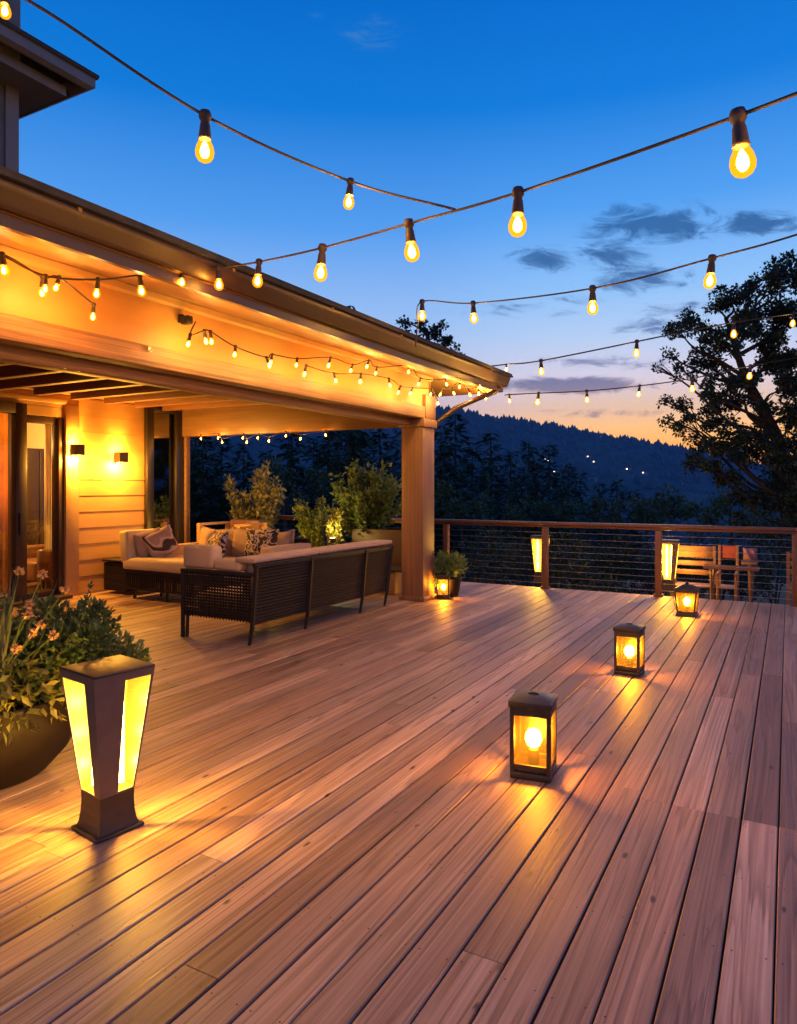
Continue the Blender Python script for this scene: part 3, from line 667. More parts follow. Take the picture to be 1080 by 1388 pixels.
# ------------------------------------------------------------------ lanterns
def lantern_proto():
    t = thing('lantern', '', 'lantern')
    w, h = .105, .40
    q = MB(); q.box(-w,w,-w,w,0,.035); q.box(-w+.012,w-.012,-w+.012,w-.012,.035,.05); q.build('base', M['lantern'], t, world=False, bevel=.004)
    q = MB(); b_ = .022
    for sx in (-1,1):
        for sy in (-1,1):
            x0, x1 = sorted((sx*w, sx*(w-b_))); y0, y1 = sorted((sy*w, sy*(w-b_))); q.box(x0,x1,y0,y1,.035,h-.03)
    for sy in (-1,1):
        y0, y1 = sorted((sy*(w-.001), sy*(w-b_+.004)))
        for z0, z1 in ((.051,.075),(h-.075,h-.031)): q.box(-w+b_,w-b_,y0,y1,z0,z1); q.box(y0,y1,-w+b_,w-b_,z0,z1)
    q.build('frame', M['lantern'], t, world=False, bevel=.002, seg=1)
    q = MB(); q.box(-w-.008,w+.008,-w-.008,w+.008,h-.03,h); q.frustum(w-.004,w-.004,h,.05,.05,h+.018); q.build('roof', M['lantern'], t, world=False, bevel=.004)
    q = MB(); q.tube([(-.028,0,h+.014),(-.022,0,h+.021),(0,0,h+.024),(.022,0,h+.021),(.028,0,h+.014)], .005, 6); q.build('handle', M['lantern'], t, world=False, smooth=True)
    for k in range(4):
        M4 = Matrix.Rotation(k*math.pi/2, 4, 'Z'); q = MB(); q.box(-w+b_,w-b_,-w+.010,-w+.013,.052,h-.03, M4); q.build('pane', M['pane'], t, world=False)
    q = MB(); q.lathe([(.03,.052),(.03,.125),(.024,.13)], 16); q.build('candle_holder', M['lantern'], t, world=False, smooth=True)
    q = MB(); q.lathe([(.012,.135),(.034,.15),(.045,.18),(.042,.205),(.028,.228),(.008,.238)], 16); q.build('candle', M['candle'], t, world=False, smooth=True)
    point(t, (0,0,.185), 40, AMB2, .03, local=True)
    return t
LP = lantern_proto()
def place_lantern(src, px, py, rot, scale, label, group='box lanterns set out on the deck'):
    d = CH*F/(py-HY); p = at(px, py, d)
    p = Vector((p.x, p.y, .001)); toc = math.atan2(-p.x, p.y)  # local -Y faces the camera
    o = src; o.location = p; o.rotation_euler = (0, 0, toc + rot); o.scale = (scale,)*3
    tag(o, label, 'lantern', group); return o
place_lantern(LP, 723, 1048, R(-10), 1.06, 'largest box lantern in view, standing alone in the middle of the open deck')
place_lantern(copy_tree(LP), 853, 912, R(-13), 1.0, 'box lantern midway along the line towards the railing')
place_lantern(copy_tree(LP), 601, 811, R(-6), .86, 'small box lantern under the leafy pot beside the patio post')
# hurricane lantern by the railing, with slanted glass
d = CH*F/(834-HY); p = at(931, 834, d)
hl = thing('hurricane_lantern', 'flared lantern with a peaked lid in front of the railing post', 'lantern', (p.x,p.y,.001), math.atan2(-p.x,p.y)+R(-8))
q = MB(); q.frustum(.12,.12,0,.11,.11,.04); q.build('base', M['lantern'], hl, world=False, bevel=.004)
q = MB()
for sx in (-1,1):
    for sy in (-1,1): q.tube([(sx*.095,sy*.095,.04),(sx*.122,sy*.122,.31)], .011, 6)
for z, w in ((.05,.098),(.305,.122)):
    for sgn in (-1,1): q.box(-w,w,sgn*w-.008,sgn*w+.008,z-.012,z+.012); q.box(sgn*w-.008,sgn*w+.008,-w+.009,w-.009,z-.012,z+.012)
q.build('frame', M['lantern'], hl, world=False)
for k in range(4):
    M4 = Matrix.Rotation(k*math.pi/2, 4, 'Z'); q = MB()
    q.add([M4@Vector(v) for v in ((-.088,-.092,.06),(.088,-.092,.06),(.112,-.116,.295),(-.112,-.116,.295))], [(0,1,2,3)]); q.build('pane', M['pane'], hl, world=False, solid=.003)
q = MB(); q.frustum(.14,.14,.317,.135,.135,.335); q.frustum(.135,.135,.335,.045,.045,.385); q.lathe([(.02,.385),(.024,.40),(.01,.415)], 10); q.build('roof', M['lantern'], hl, world=False)
q = MB(); q.tube([(-.13,0,.33),(-.155,0,.30),(-.16,0,.2),(-.14,0,.1)], .005, 6); q.build('handle', M['lantern'], hl, world=False, smooth=True)
q = MB(); q.lathe([(.032,.04),(.032,.11),(.025,.115)], 16); q.build('candle_holder', M['lantern'], hl, world=False, smooth=True)
q = MB(); q.lathe([(.012,.12),(.034,.135),(.045,.165),(.042,.19),(.025,.215),(.006,.23)], 16); q.build('candle', M['candle'], hl, world=False, smooth=True)
point(hl, (0,0,.165), 40, AMB2, .03, local=True)

# ------------------------------------------------------------------ tapered bollard lamps
def bollard_proto():
    t = thing('bollard_lamp', '', 'bollard lamp')
    q = MB(); q.box(-.128,.128,-.128,.128,0,.0155); q.build('base_plate', M['bollard_base'], t, world=False, bevel=.004)
    q = MB()
    lv = [(.108,.016),(.100,.045),(.094,.09),(.091,.14),(.0925,.185)]
    for (a, z0), (b_, z1) in zip(lv, lv[1:]): q.frustum(a,a,z0,b_,b_,z1)
    q.build('foot', M['bollard_base'], t, world=False)
    H0, H1, W0, W1 = .186, .775, .093, .165
    def hw(z): return W0 + (W1-W0)*((z-H0)/(H1-H0))
    def fp(k, s_, z):   # point on face k (0: -y, 1: +x, 2: +y, 3: -x), s_ in -1..1
        w = hw(z); return Matrix.Rotation(k*math.pi/2, 3, 'Z') @ Vector((s_*w, -w, z))
    q = MB()
    wins = {0: (-.90, .42), 1: (.02, .90), 2: (-.90, .42), 3: (.02, .90)}
    for k, (a, b_) in wins.items():
        za, zb = H0+.008, H1-.036
        for s0, s1, z0, z1 in ((-1,a,H0,H1),(b_,1,H0,H1),(a,b_,H0,za),(a,b_,zb,H1)):
            q.quad(fp(k,s0,z0), fp(k,s1,z0), fp(k,s1,z1), fp(k,s0,z1))
    q.build('body', M['bollard'], t, world=False, solid=.006)
    for k, (a, b_) in wins.items():
        za, zb = H0+.008, H1-.036
        q = MB(); sh = Matrix.Rotation(k*math.pi/2, 3, 'Z') @ Vector((0,.005,0))
        q.quad(*[fp(k,s_,z)+sh for s_, z in ((a-.01,za-.004),(b_+.01,za-.004),(b_+.01,zb+.004),(a-.01,zb+.004))]); q.build('panel', M['panel'], t, world=False)
    q = MB(); q.box(-.168,.168,-.168,.168,H1,H1+.014); q.build('cap', M['bollard_base'], t, world=False, bevel=.012, seg=3)
    for tx, ty in ((-.035,-.05),(.04,.05)):
        q = MB(); q.lathe([(.016,.215),(.016,.705)], 14, (tx,ty,0)); q.build('lamp_tube', M['tubelamp'], t, world=False, smooth=True)
        for z in (.30,.45,.60): point(t, (tx,ty,z), 22, AMB2, .012, local=True)
    return t
BP = bollard_proto()
BP.location = (*at(146, 1121, CH*F/(1121-HY)).xy, .001); BP.rotation_euler = (0,0,R(-9)); BP.scale = (.92,.92,.965)
tag(BP, 'big tapered bollard lamp with glowing panels beside the round flower pot', 'bollard lamp', 'tapered bollard lamps')
for px, py, rot, s_, lab in ((732,790,R(4),1.0,'tapered bollard lamp standing against the railing in the middle span'),(907,802,R(0),1.0,'tapered bollard lamp half hidden behind the railing post'),(367,792,R(8),.95,'bollard lamp whose top glows behind the sofa cushions')):
    o = copy_tree(BP); d = CH*F/(py-HY); p = at(px, py, d); o.location = (p.x, p.y, .001); o.rotation_euler = (0,0,rot); o.scale = (s_*.82, s_*.82, s_)
    tag(o, lab, 'bollard lamp', 'tapered bollard lamps')
    for c in o.children:
        if c.type == 'LIGHT': c.data = c.data.copy(); c.data.energy *= .8
bpy.context.view_layer.update()

# ------------------------------------------------------------------ railing
rl = thing('cable_railing', 'mahogany railing with thin steel cables along the edge of the deck', 'railing', (-1.7,10.9,0))
RY = 10.90
q = MB(); q.box(-9.15,3.9,RY-.07,RY+.07,1.005,1.05); q.build('top_rail', M['rail'], rl, bevel=.008)
q = MB(); q.box(-9.15,3.9,RY-.022,RY+.022,.965,1.004); q.build('under_rail', M['rail'], rl, bevel=.004)
for x in (-9.05,-7.94,-6.75,-5.08,-3.36,-1.66,.09,1.85,3.6):
    pb = MB(); pb.box(x-.045,x+.045,RY-.045,RY+.045,.002,.964); po = pb.build('post', M['railpost'], rl, bevel=.005)
    pb = MB(); pb.box(x-.062,x+.062,RY-.062,RY+.062,.001,.03); pb.build('foot_plate', M['railpost'], po)
for k in range(9):
    z = .085 + k*.1
    q = MB(); pts_ = []
    for j in range(60): pts_.append((-9.05+12.65*j/59, RY+.0, z - .004*abs(math.sin(j*.9))))
    q.tube(pts_, .0032, 5); q.build('cable', M['steel'], rl, smooth=True)

# ------------------------------------------------------------------ lounge furniture
def pillow(name, m, c, w, h, th, rx=0, ry=0, rz=0, parent=None):
    N = 12; q = MB()
    Mx = Matrix.Translation(c) @ Matrix.Rotation(rz,4,'Z') @ Matrix.Rotation(ry,4,'Y') @ Matrix.Rotation(rx,4,'X')
    for side in (-1, 1):
        b0 = len(q.v)
        for i in range(N+1):
            for j in range(N+1):
                u, v = i/N*2-1, j/N*2-1
                e = (1-abs(u)**2.6)*(1-abs(v)**2.6); e = max(0, e)**.45
                pin = 1 - .07*(1-abs(u))*abs(v)**3 ; pin2 = 1 - .07*(1-abs(v))*abs(u)**3
                wr = .012*math.sin(5*u+3*v)*(e)
                q.v.append(tuple(Mx @ Vector((u*w/2*pin2, side*(th/2*e)+wr, v*h/2*pin))))
        for i in range(N):
            for j in range(N):
                a = b0+i*(N+1)+j; f = [a, a+1, a+N+2, a+N+1]
                q.f.append(f if side > 0 else f[::-1]); q.m.append(0)
    return q.build(name, m, parent, smooth=True)
def cushion(name, m, parent, x0, x1, y0, y1, z0, z1, b_=.045):
    q = MB(); q.box(x0,x1,y0,y1,z0,z1); return q.build(name, m, parent, bevel=b_, seg=4, smooth=True)
def bar(q, a, b_, w, t_=None):
    "square bar from a to b"
    q.tube([a, b_], w*.7, 4)
# long sofa seen from behind
sf = thing('wicker_sofa', 'long dark wicker sofa seen from behind with beige cushions along its back', 'sofa', (-5.2,6.9,0))
BX = -4.74; Y0, Y1 = 5.50, 8.24
def back_x(z): return BX + .06*(z-.2)/.6
q = MB()
for k in range(17):
    z = .20 + k*.034
    q.box(back_x(z)-.008, back_x(z)+.010, Y0+.03, Y1+.03*(z-.2), z, z+.026)
q.build('back_panel', M['wicker'], sf)
q = MB(); q.add([(BX-.02,Y0+.03,.2),(BX-.012,Y0+.03,.2),(BX+.045,Y0+.03,.77),(BX+.037,Y0+.03,.77),(BX-.02,Y1,.2),(BX-.012,Y1,.2),(BX+.045,Y1,.77),(BX+.037,Y1,.77)],[(0,1,2,3),(7,6,5,4),(0,4,5,1),(1,5,6,2),(2,6,7,3),(3,7,4,0)]); q.build('back_lining', M['sofaleg'], sf)
q = MB()
q.add([(BX+.035,Y0,.775),(BX+.085,Y0,.775),(BX+.085,Y1+.05,.765),(BX+.035,Y1+.05,.765),(BX+.03,Y0,.83),(BX+.08,Y0,.83),(BX+.08,Y1+.06,.82),(BX+.03,Y1+.06,.82)],[(0,3,2,1),(4,5,6,7),(0,1,5,4),(1,2,6,5),(2,3,7,6),(3,0,4,7)])
q.build('top_band', M['sofaleg'], sf, bevel=.012)
for y in (Y0+.02, 6.46, 7.62, Y1):
    q = MB(); q.tube([(BX-.02,y,.002),(BX+.02,y,.2),(BX+.075,y+(.04 if y == Y1 else 0),.81)], [.02,.026,.027], 4); q.build('leg', M['sofaleg'], sf)
for y in (Y0+.03, 6.5, 7.6, Y1-.05):
    q = MB(); q.tube([(-5.63,y,.002),(-5.62,y,.24)], .022, 4); q.build('leg', M['sofaleg'], sf)
q = MB(); q.box(-5.66,BX,Y0+.02,Y1,.24,.30); q.build('seat_frame', M['sofaleg'], sf)
# woven end panel
q = MB(); rw = random.Random(5)
for k in range(15):
    z = .245 + k*.031; q.box(-5.64,BX+.01,Y0-.004+rw.uniform(-.003,.003),Y0+.006,z,z+.021)
for k in range(24):
    x = -5.63 + k*.0385; q.box(x,x+.016,Y0-.012+rw.uniform(-.002,.004),Y0-.005,.235,.70)
q.build('end_panel', M['wicker'], sf)
q = MB(); q.tube([(-5.66,Y0,.002),(-5.655,Y0,.70)], .024, 4); q.build('leg', M['sofaleg'], sf)
q = MB(); q.box(-5.68,BX+.05,Y0-.02,Y0+.03,.70,.735); q.build('arm_rail', M['sofaleg'], sf, bevel=.006)
q = MB()
for k in range(15):
    z = .245 + k*.031; q.box(-5.64,BX,Y1-.02,Y1-.01,z,z+.024)
q.build('end_panel', M['wicker'], sf)
for a, b_ in ((Y0+.17,6.36),(6.38,7.28),(7.30,Y1-.05)): cushion('seat_cushion', M['cushion'], sf, -5.66,-4.92,a,b_,.30,.46)
cushion('bolster', M['cushion'], sf, -5.68,-5.24,Y0+.0,Y0+.17,.735,.985,.05)
cushion('arm_cushion', M['cushion'], sf, -5.235,-4.87,Y0+.0,Y0+.16,.735,.855,.04)
for a, b_ in ((Y0-.02,6.60),(6.605,Y1+.06)):
    cushion('back_cushion', M['cushion_rose'], sf, -4.93,-4.66,a,b_,.832,.885,.025)
    cushion('back_cushion', M['cushion'], sf, -4.96,-4.78,a+.16,b_-.06,.46,.83,.05)
# the sofa that faces the camera
s2 = thing('wicker_loveseat', 'loveseat facing the deck with taupe back cushions and an orange lit arm', 'sofa', (-6.9,7.8,0))
q = MB(); q.box(-8.05,-6.0,7.30,8.25,.22,.32); q.build('seat_frame', M['wicker'], s2)
for x in (-8.0,-6.06):
    for y in (7.36,8.2):
        q = MB(); q.tube([(x,y,.002),(x,y,.24)], .024, 4); q.build('leg', M['sofaleg'], s2)
q = MB(); q.box(-8.05,-6.0,8.20,8.27,.32,.86); q.build('backrest', M['wicker'], s2)
for a, b_ in ((-7.95,-7.02),(-7.0,-6.18)): cushion('seat_cushion', M['cushion'], s2, a,b_,7.30,8.05,.32,.50)
def tiltc(name, m, x0, x1, y, z0, z1, th, parent, lean=.14):
    M4 = Matrix.Translation((0,y,z0)) @ Matrix.Rotation(-lean,4,'X'); q = MB()
    N = 10; b0 = 0
    for side in (-1,1):
        b0 = len(q.v)
        for i in range(N+1):
            for j in range(N+1):
                u, v = i/N, j/N; e = max(0,(1-abs(2*u-1)**4)*(1-abs(2*v-1)**4))**.4
                top = .05*math.sin(math.pi*u)*-1*(v**3)
                q.v.append(tuple(M4 @ Vector((x0+(x1-x0)*u, side*th/2*(.25+.75*e), (z1-z0)*v+top))))
        for i in range(N):
            for j in range(N):
                a = b0+i*(N+1)+j; f = [a,a+N+1,a+N+2,a+1]; q.f.append(f if side < 0 else f[::-1]); q.m.append(0)
    # close the rim
    n1 = (N+1)**2
    for i in range(N):
        for (a, b_) in (((i)*(N+1), (i+1)*(N+1)), ((i+1)*(N+1)+N, i*(N+1)+N), (i+1, i), (N*(N+1)+i, N*(N+1)+i+1)):
            q.f.append([a, b_, b_+n1, a+n1]); q.m.append(0)
    return q.build(name, m, parent, smooth=True)
for a, b_ in ((-7.98,-7.30),(-7.31,-6.66),(-6.65,-6.2)): tiltc('back_cushion', M['cushion_rose'], a, b_, 8.08, .50, 1.0, .20, s2)
cushion('armrest', M['cushion'], s2, -6.16,-5.96,7.34,8.26,.32,.80,.04)
cushion('armrest', M['cushion'], s2, -8.1,-7.98,7.34,8.26,.32,.74,.04)
tag(pillow('throw_pillow', M['print'], (-7.28,7.72,.74), .46,.46,.17, rx=-.25, rz=-.25), 'black and white print pillow leaning by the sofa bolster', 'pillow')
tag(pillow('throw_pillow', M['print'], (-6.55,7.84,.80), .56,.42,.17, rx=-.2, rz=.1), 'wide print pillow standing before the loveseat arm', 'pillow')
tag(pillow('throw_pillow', M['cushion_rose'], (-7.55,7.82,.76), .50,.46,.17, rx=-.2, rz=-.55), 'plain taupe pillow tucked behind the smaller print pillow', 'pillow')
# chaise in front of the wall
cz = thing('chaise', 'cream cushioned wicker chaise in front of the lap siding', 'chaise', (-8.0,7.3,0))
q = MB()
for k in range(40):
    x = -8.36 + k*.04
    q.box(x,x+.022,7.02,7.035,.15,.385)
q.box(-8.38,-6.75,7.015,7.04,.37,.41); q.box(-8.38,-6.75,7.018,7.038,.13,.16)
q.build('skirt', M['wicker'], cz)
q = MB(); q.box(-8.40,-6.75,7.04,7.85,.33,.41); q.build('seat_frame', M['sofaleg'], cz)
for x, y in ((-8.2,7.05),(-7.55,7.05),(-6.8,7.05),(-8.2,7.8),(-6.8,7.8)):
    q = MB(); q.tube([(x,y,.002),(x,y,.36)], .026, 4); q.build('leg', M['sofaleg'], cz)
cushion('seat_cushion', M['cushion_cream'], cz, -8.42,-6.75,7.00,7.86,.41,.585,.05)
q = MB(); M4 = Matrix.Translation((-8.43,0,.50)) @ Matrix.Rotation(-.12,4,'Y'); q.box(-.02,.17,7.0,7.88,0,.46,M4); q.build('backrest', M['cushion_cream'], cz, bevel=.04, seg=4)
tag(pillow('throw_pillow', M['cushion_rose'], (-8.16,7.28,.77), .42,.40,.15, rx=0, ry=-.25, rz=1.25), 'small taupe pillow leaning on the chaise backrest', 'pillow')
def stripe_mat():
    m, n, l, b = new_mat('striped_pillow_fabric')
    mp = mapping(n, l, (3.2, 3.2, 2.2), rot=(0, .5, .4)); wv = n.new('ShaderNodeTexWave'); wv.inputs['Scale'].default_value = 1; wv.inputs['Distortion'].default_value = 3; l.new(mp.outputs[0], wv.inputs['Vector'])
    rp = ramp(n, [(.18, (.06,.035,.03)), (.28, (.55,.42,.32)), (.62, (.6,.47,.36)), (.75, (.42,.27,.20))]); l.new(wv.outputs['Fac'], rp.inputs[0]); l.new(rp.outputs[0], b.inputs['Base Color']); b.inputs['Roughness'].default_value = .9
    return m
tag(pillow('throw_pillow', stripe_mat(), (-7.98,7.34,.78), .44,.42,.15, ry=-.42, rz=1.15), 'striped pillow lying against the taupe one on the chaise', 'pillow')
# low wicker side table by the wall
st = thing('side_table', 'low dark wicker side table against the siding behind the chaise', 'side table', (-8.85,7.3,0))
q = MB()
for k in range(12): z = .05+k*.035; q.box(-9.05,-8.55,7.2,7.75,z,z+.03)
q.build('body', M['wicker'], st)
q = MB(); q.box(-9.07,-8.53,7.18,7.77,.48,.51); q.build('table_top', M['sofaleg'], st, bevel=.006)
# dark armchair near the tall window
lc = thing('lounge_chair', 'dark lounge chair with pale arm frames beside the tall window', 'chair', (-8.6,9.3,0))
q = MB(); q.box(-8.75,-8.05,8.95,9.65,.30,.46); q.build('seat', M['cabinet'], lc, bevel=.03, seg=3)
q = MB(); q.box(-8.75,-8.05,9.60,9.74,.40,1.02); q.build('backrest', M['leather'], lc, bevel=.04, seg=3)
for x in (-8.86,-8.02):
    q = MB()
    for b_ in ((x,x+.07,8.92,8.99,.002,.98),(x,x+.07,9.62,9.69,.002,.98),(x,x+.07,8.99,9.62,.94,.98),(x,x+.07,8.99,9.62,.34,.40)): q.box(*b_)
    q.build('arm_frame', M['trim'], lc, bevel=.006)

# furniture on the lower terrace beyond the railing
TZ = -.36
def terrace_chair(label, x0, x1, m, panel, extra=()):
    t = thing('teak_chair', label, 'chair', ((x0+x1)/2, 11.9, TZ))
    q = MB(); q.box(x0+.02,x1-.02,12.0,12.025,*panel); q.build('back_panel', m, t, bevel=.004)
    for z0, z1 in extra:
        q = MB(); q.box(x0+.02,x1-.02,12.0,12.022,z0,z1); q.build('back_slat', M['wood_chair'], t, bevel=.003)
    q = MB()
    for k in range(5): q.box(x0+.02,x1-.02,11.62+k*.076,11.685+k*.076,.07,.095)
    q.build('seat', M['wood_chair'], t, bevel=.003)
    for x in (x0,x1-.04):
        for y, zt in ((11.62,.28),(11.98,panel[1]+.01)):
            q = MB(); q.box(x,x+.04,y,y+.04,TZ,zt); q.build('leg', M['wood_chair'], t, bevel=.003)
        q = MB(); q.box(x-.005,x+.045,11.60,11.98,.282,.305); q.build('armrest', M['wood_chair'], t, bevel=.004)
terrace_chair('wide teak chair with a plain back panel beyond the railing', -1.60, -.98, M['wood_chair'], (.49,.67), ((.36,.44),(.22,.30)))
terrace_chair('narrow teak chair with a reddish back beyond the railing', -.95, -.66, M['redcush'], (.50,.69))
tag(pillow('throw_pillow', M['mauvecush'], (-.50,11.9,.58), .20,.20,.12), 'small round mauve pillow beside the reddish chair back', 'pillow')
q = MB(); q.box(-.62,-.40,11.82,11.98,.43,.47); q.box(-.53,-.49,11.88,11.92,TZ,.43); q.box(-.62,-.40,11.82,11.98,TZ+.001,TZ+.03); tag(q.build('plant_stand', M['wood_chair'], bevel=.003), 'small teak stand under the mauve pillow', 'stand')
ft = thing('side_table', 'narrow teak table before the terrace chairs, behind the railing cables', 'table', (-.72,11.35,TZ))
q = MB()
for k in range(3): q.box(-1.09,-.36,11.24+k*.085,11.31+k*.085,.40,.445)
q.build('table_top', M['wood_chair'], ft, bevel=.004)
for x in (-1.02,-.50):
    for a, b_ in (((x,11.26,TZ),(x+.06,11.46,.40)),((x+.03,11.46,TZ),(x+.03,11.26,.40))):
        q = MB(); q.tube([a,b_], .02, 4); q.build('leg', M['wood_chair'], ft)
wc = thing('teak_chair', 'teak chair partly cut off behind the railing end post', 'chair', (.25,11.7,TZ))
q = MB(); q.box(-.02,.52,11.45,11.95,.14,.19); q.build('seat', M['wood_chair'], wc, bevel=.006)
q = MB()
for z in (.30,.42,.54): q.box(-.02,.52,11.96,11.99,z,z+.08)
q.build('backrest', M['wood_chair'], wc, bevel=.004)
for x in (.0,.5):
    for y, zt in ((11.48,.14),(11.97,.64)):
        q = MB(); q.box(x-.022,x+.022,y-.022,y+.022,TZ,zt-.001); q.build('leg', M['wood_chair'], wc)

# ------------------------------------------------------------------ foliage
def rdir(r_):
    while True:
        v = Vector((r_.uniform(-1,1), r_.uniform(-1,1), r_.uniform(-1,1)))
        if .05 < v.length < 1: return v.normalized()
def clump(q, c, rad, n, l, w, r_, shell=.5, upb=.3):
    c = Vector(c)
    for _ in range(n):
        v = rdir(r_); k = (shell + (1-shell)*r_.random()) if r_.random() < .75 else r_.random()
        p = c + Vector((v.x*rad[0], v.y*rad[1], v.z*rad[2]))*k
        d = (v + rdir(r_)*.9 + Vector((0,0,upb))).normalized()
        s_ = r_.uniform(.6, 1.25); q.leaf(p, d, rdir(r_), l*s_, w*s_)
def stems(q, base, tips, r0=.012):
    for t_ in tips:
        b_ = Vector(base); t_ = Vector(t_); m_ = (b_+t_)/2 + Vector((rng.uniform(-.05,.05), rng.uniform(-.05,.05), .08))
        q.tube([b_, m_, t_], [r0, r0*.7, r0*.35], 5)
def shrub(label, base, h, w, leafm, n, l, lw, r_seed, cat_='shrub', pot=None, name='shrub', z0=.25, twigs=14):
    r_ = random.Random(r_seed); b_ = Vector(base)
    root = thing(name, label, cat_, b_)
    tips = []
    for k in range(twigs):
        a = r_.uniform(0, 6.28); rr = w*math.sqrt(r_.random())*.85; zz = z0 + (h-z0)*(r_.uniform(.25, 1) * (1-.35*(rr/w)**2))
        tips.append(b_ + Vector((rr*math.cos(a), rr*math.sin(a), zz)))
    q = MB(); stems(q, b_ + Vector((0,0,.02)), tips, .014); q.build('stem', M['bark'], root)
    q = MB()
    for t_ in tips:
        st_ = b_ + Vector((0,0,z0*.6))
        for j in range(n//twigs):
            f = r_.uniform(.35, 1.06); p = st_.lerp(t_, f) + rdir(r_)*w*.17*r_.random()
            d = ((t_-st_).normalized()*.6 + rdir(r_)).normalized(); s_ = r_.uniform(.6, 1.3); q.leaf(p, d, rdir(r_), l*s_, lw*s_)
    q.build('foliage', leafm, root); return root
def box_pot(label, x0, x1, y0, y1, h, m):
    t = thing('planter', label, 'planter', ((x0+x1)/2,(y0+y1)/2,0))
    q = MB(); e = .03
    for b_ in ((x0,x1,y0,y0+e,.004,h),(x0,x1,y1-e,y1,.004,h),(x0,x0+e,y0+e,y1-e,.004,h),(x1-e,x1,y0+e,y1-e,.004,h)): q.box(*b_)
    q.box(x0+e,x1-e,y0+e,y1-e,.004,.03); q.build('body', m, t, bevel=.006)
    q = MB(); q.box(x0+e,x1-e,y0+e,y1-e,h-.08,h-.05); q.build('soil', M['soil'], t)
    return t
# planter and uplit shrub beside the post
box_pot('tall red brown planter box behind the patio post', -6.15,-5.05,9.6,10.25,.93, M['planter'])
q = MB(); q.box(-5.72,-5.1,9.15,9.5,.004,.34); tag(q.build('plinth_block', M['plinth'], bevel=.01), 'low tan stone block beside the foot of the patio post', 'plinth')
q = MB(); q.box(-6.05,-4.98,9.1,9.6,.345,.37); tag(q.build('stone_slab', M['soil'], bevel=.006), 'thin dark slab lying over the low tan block', 'slab')
shrub('broad leafy shrub in the tall planter, lit yellow from below', (-6.05,9.85,.5), 1.5, .72, M['shrubleaf'], 4200, .10, .055, 21, z0=.25, twigs=30)
sh2 = shrub('slender golden lit shrub over the back of the sofa', (-6.35,9.45,.02), 1.28, .2, M['limeleaf'], 620, .08, .04, 23, z0=.7, twigs=12)
us = thing('ground_spotlight', 'small uplight glowing at the foot of the golden shrub', 'spotlight', (-6.25,9.2,.5))
q = MB(); q.tube([(-6.25,9.2,.004),(-6.25,9.2,.72)], .012, 6); q.build('stake', M['lantern'], us)
q = MB(); q.lathe([(.02,.72),(.045,.74),(.05,.80),(.045,.80)], 14, (-6.25,9.2,0)); q.build('housing', M['lantern'], us, smooth=True)
q = MB(); q.lathe([(.04,.801),(.036,.806)], 14, (-6.25,9.2,0)); q.build('lens', M['sconceglow'], us)
point(us, (-6.28,9.22,.93), 14, (1,.72,.2), .04)
# shrubs behind the lounge
shrub('pale olive leafed shrub beside the tall window', (-8.75,10.35,.002), 1.98, .66, M['paleleaf'], 4200, .105, .06, 31, z0=.7, twigs=30)
shrub('low dark green shrub at the railing between the two taller ones', (-7.35,10.3,.002), 1.38, .50, M['shrubleaf'], 2000, .09, .04, 33, z0=.5, twigs=16)
# pot by the lantern at the post
pp = thing('plant_pot', 'small round pot between the post and the little lantern', 'pot', (-4.33,9.42,0))
q = MB(); q.lathe([(.11,.003),(.14,.10),(.165,.26),(.175,.28),(.15,.28),(.14,.2),(.02,.19)], 22, (-4.33,9.42,0)); q.build('body', M['pot'], pp, smooth=True)
ps = thing('potted_plant', 'small bushy green plant spilling over the little lantern', 'plant', (-4.33,9.42,.2))
q = MB(); r_ = random.Random(41); clump(q, (-4.33,9.38,.46), (.27,.27,.16), 900, .085, .024, r_, .3, .2); clump(q, (-4.46,9.24,.28), (.10,.1,.16), 160, .08, .024, r_, .3, -.5); q.build('foliage', M['shrubleaf'], ps)
q = MB(); stems(q, (-4.33,9.42,.2), [(-4.33+.15*math.cos(a),9.42+.15*math.sin(a),.45) for a in range(6)], .008); q.build('stem', M['bark'], ps)

# big flower pot beside the bollard
PC = Vector((-3.88, 2.34, 0))
pt = thing('flower_pot', 'big round dark brown pot at the edge of the picture', 'pot', PC)
q = MB(); q.lathe([(.26,.004),(.30,.03),(.40,.14),(.46,.26),(.475,.36),(.465,.43),(.475,.45),(.46,.465),(.43,.45),(.42,.38),(.02,.375)], 48, PC); q.build('body', M['pot'], pt, smooth=True)
q = MB(); q.lathe([(.42,.381),(.3,.39),(.02,.395)], 24, PC); q.build('soil', M['soil'], pt)
fr2 = random.Random(55)
gp = thing('ornamental_grass', 'spiky grey green grass standing tall in the round pot', 'grass', PC+Vector((0,0,.39)))
q = MB()
for k in range(150):
    a = fr2.uniform(0,6.28); rr = fr2.uniform(0,.30); b_ = PC + Vector((-.06+rr*math.cos(a), .02+rr*math.sin(a), .39))
    hh = fr2.uniform(.3,.72); lean = Vector((math.cos(a), math.sin(a), 0))*fr2.uniform(.02,.32); w = fr2.uniform(.008,.015); sd = Vector((-math.sin(a), math.cos(a), 0))*w
    p0, p1, p2 = b_, b_+lean*.4+Vector((0,0,hh*.6)), b_+lean+Vector((0,0,hh))
    q.add([p0-sd,p0+sd,p1+sd*.8,p1-sd*.8,p2], [(0,1,2,3),(3,2,4)])
q.build('foliage', M['grassblade'], gp)
bx = thing('box_shrub', 'dense deep green shrub bulging from the pot behind the bollard', 'shrub', PC+Vector((.3,.25,.39)))
q = MB(); SH = Vector((-.20,-.05,0))
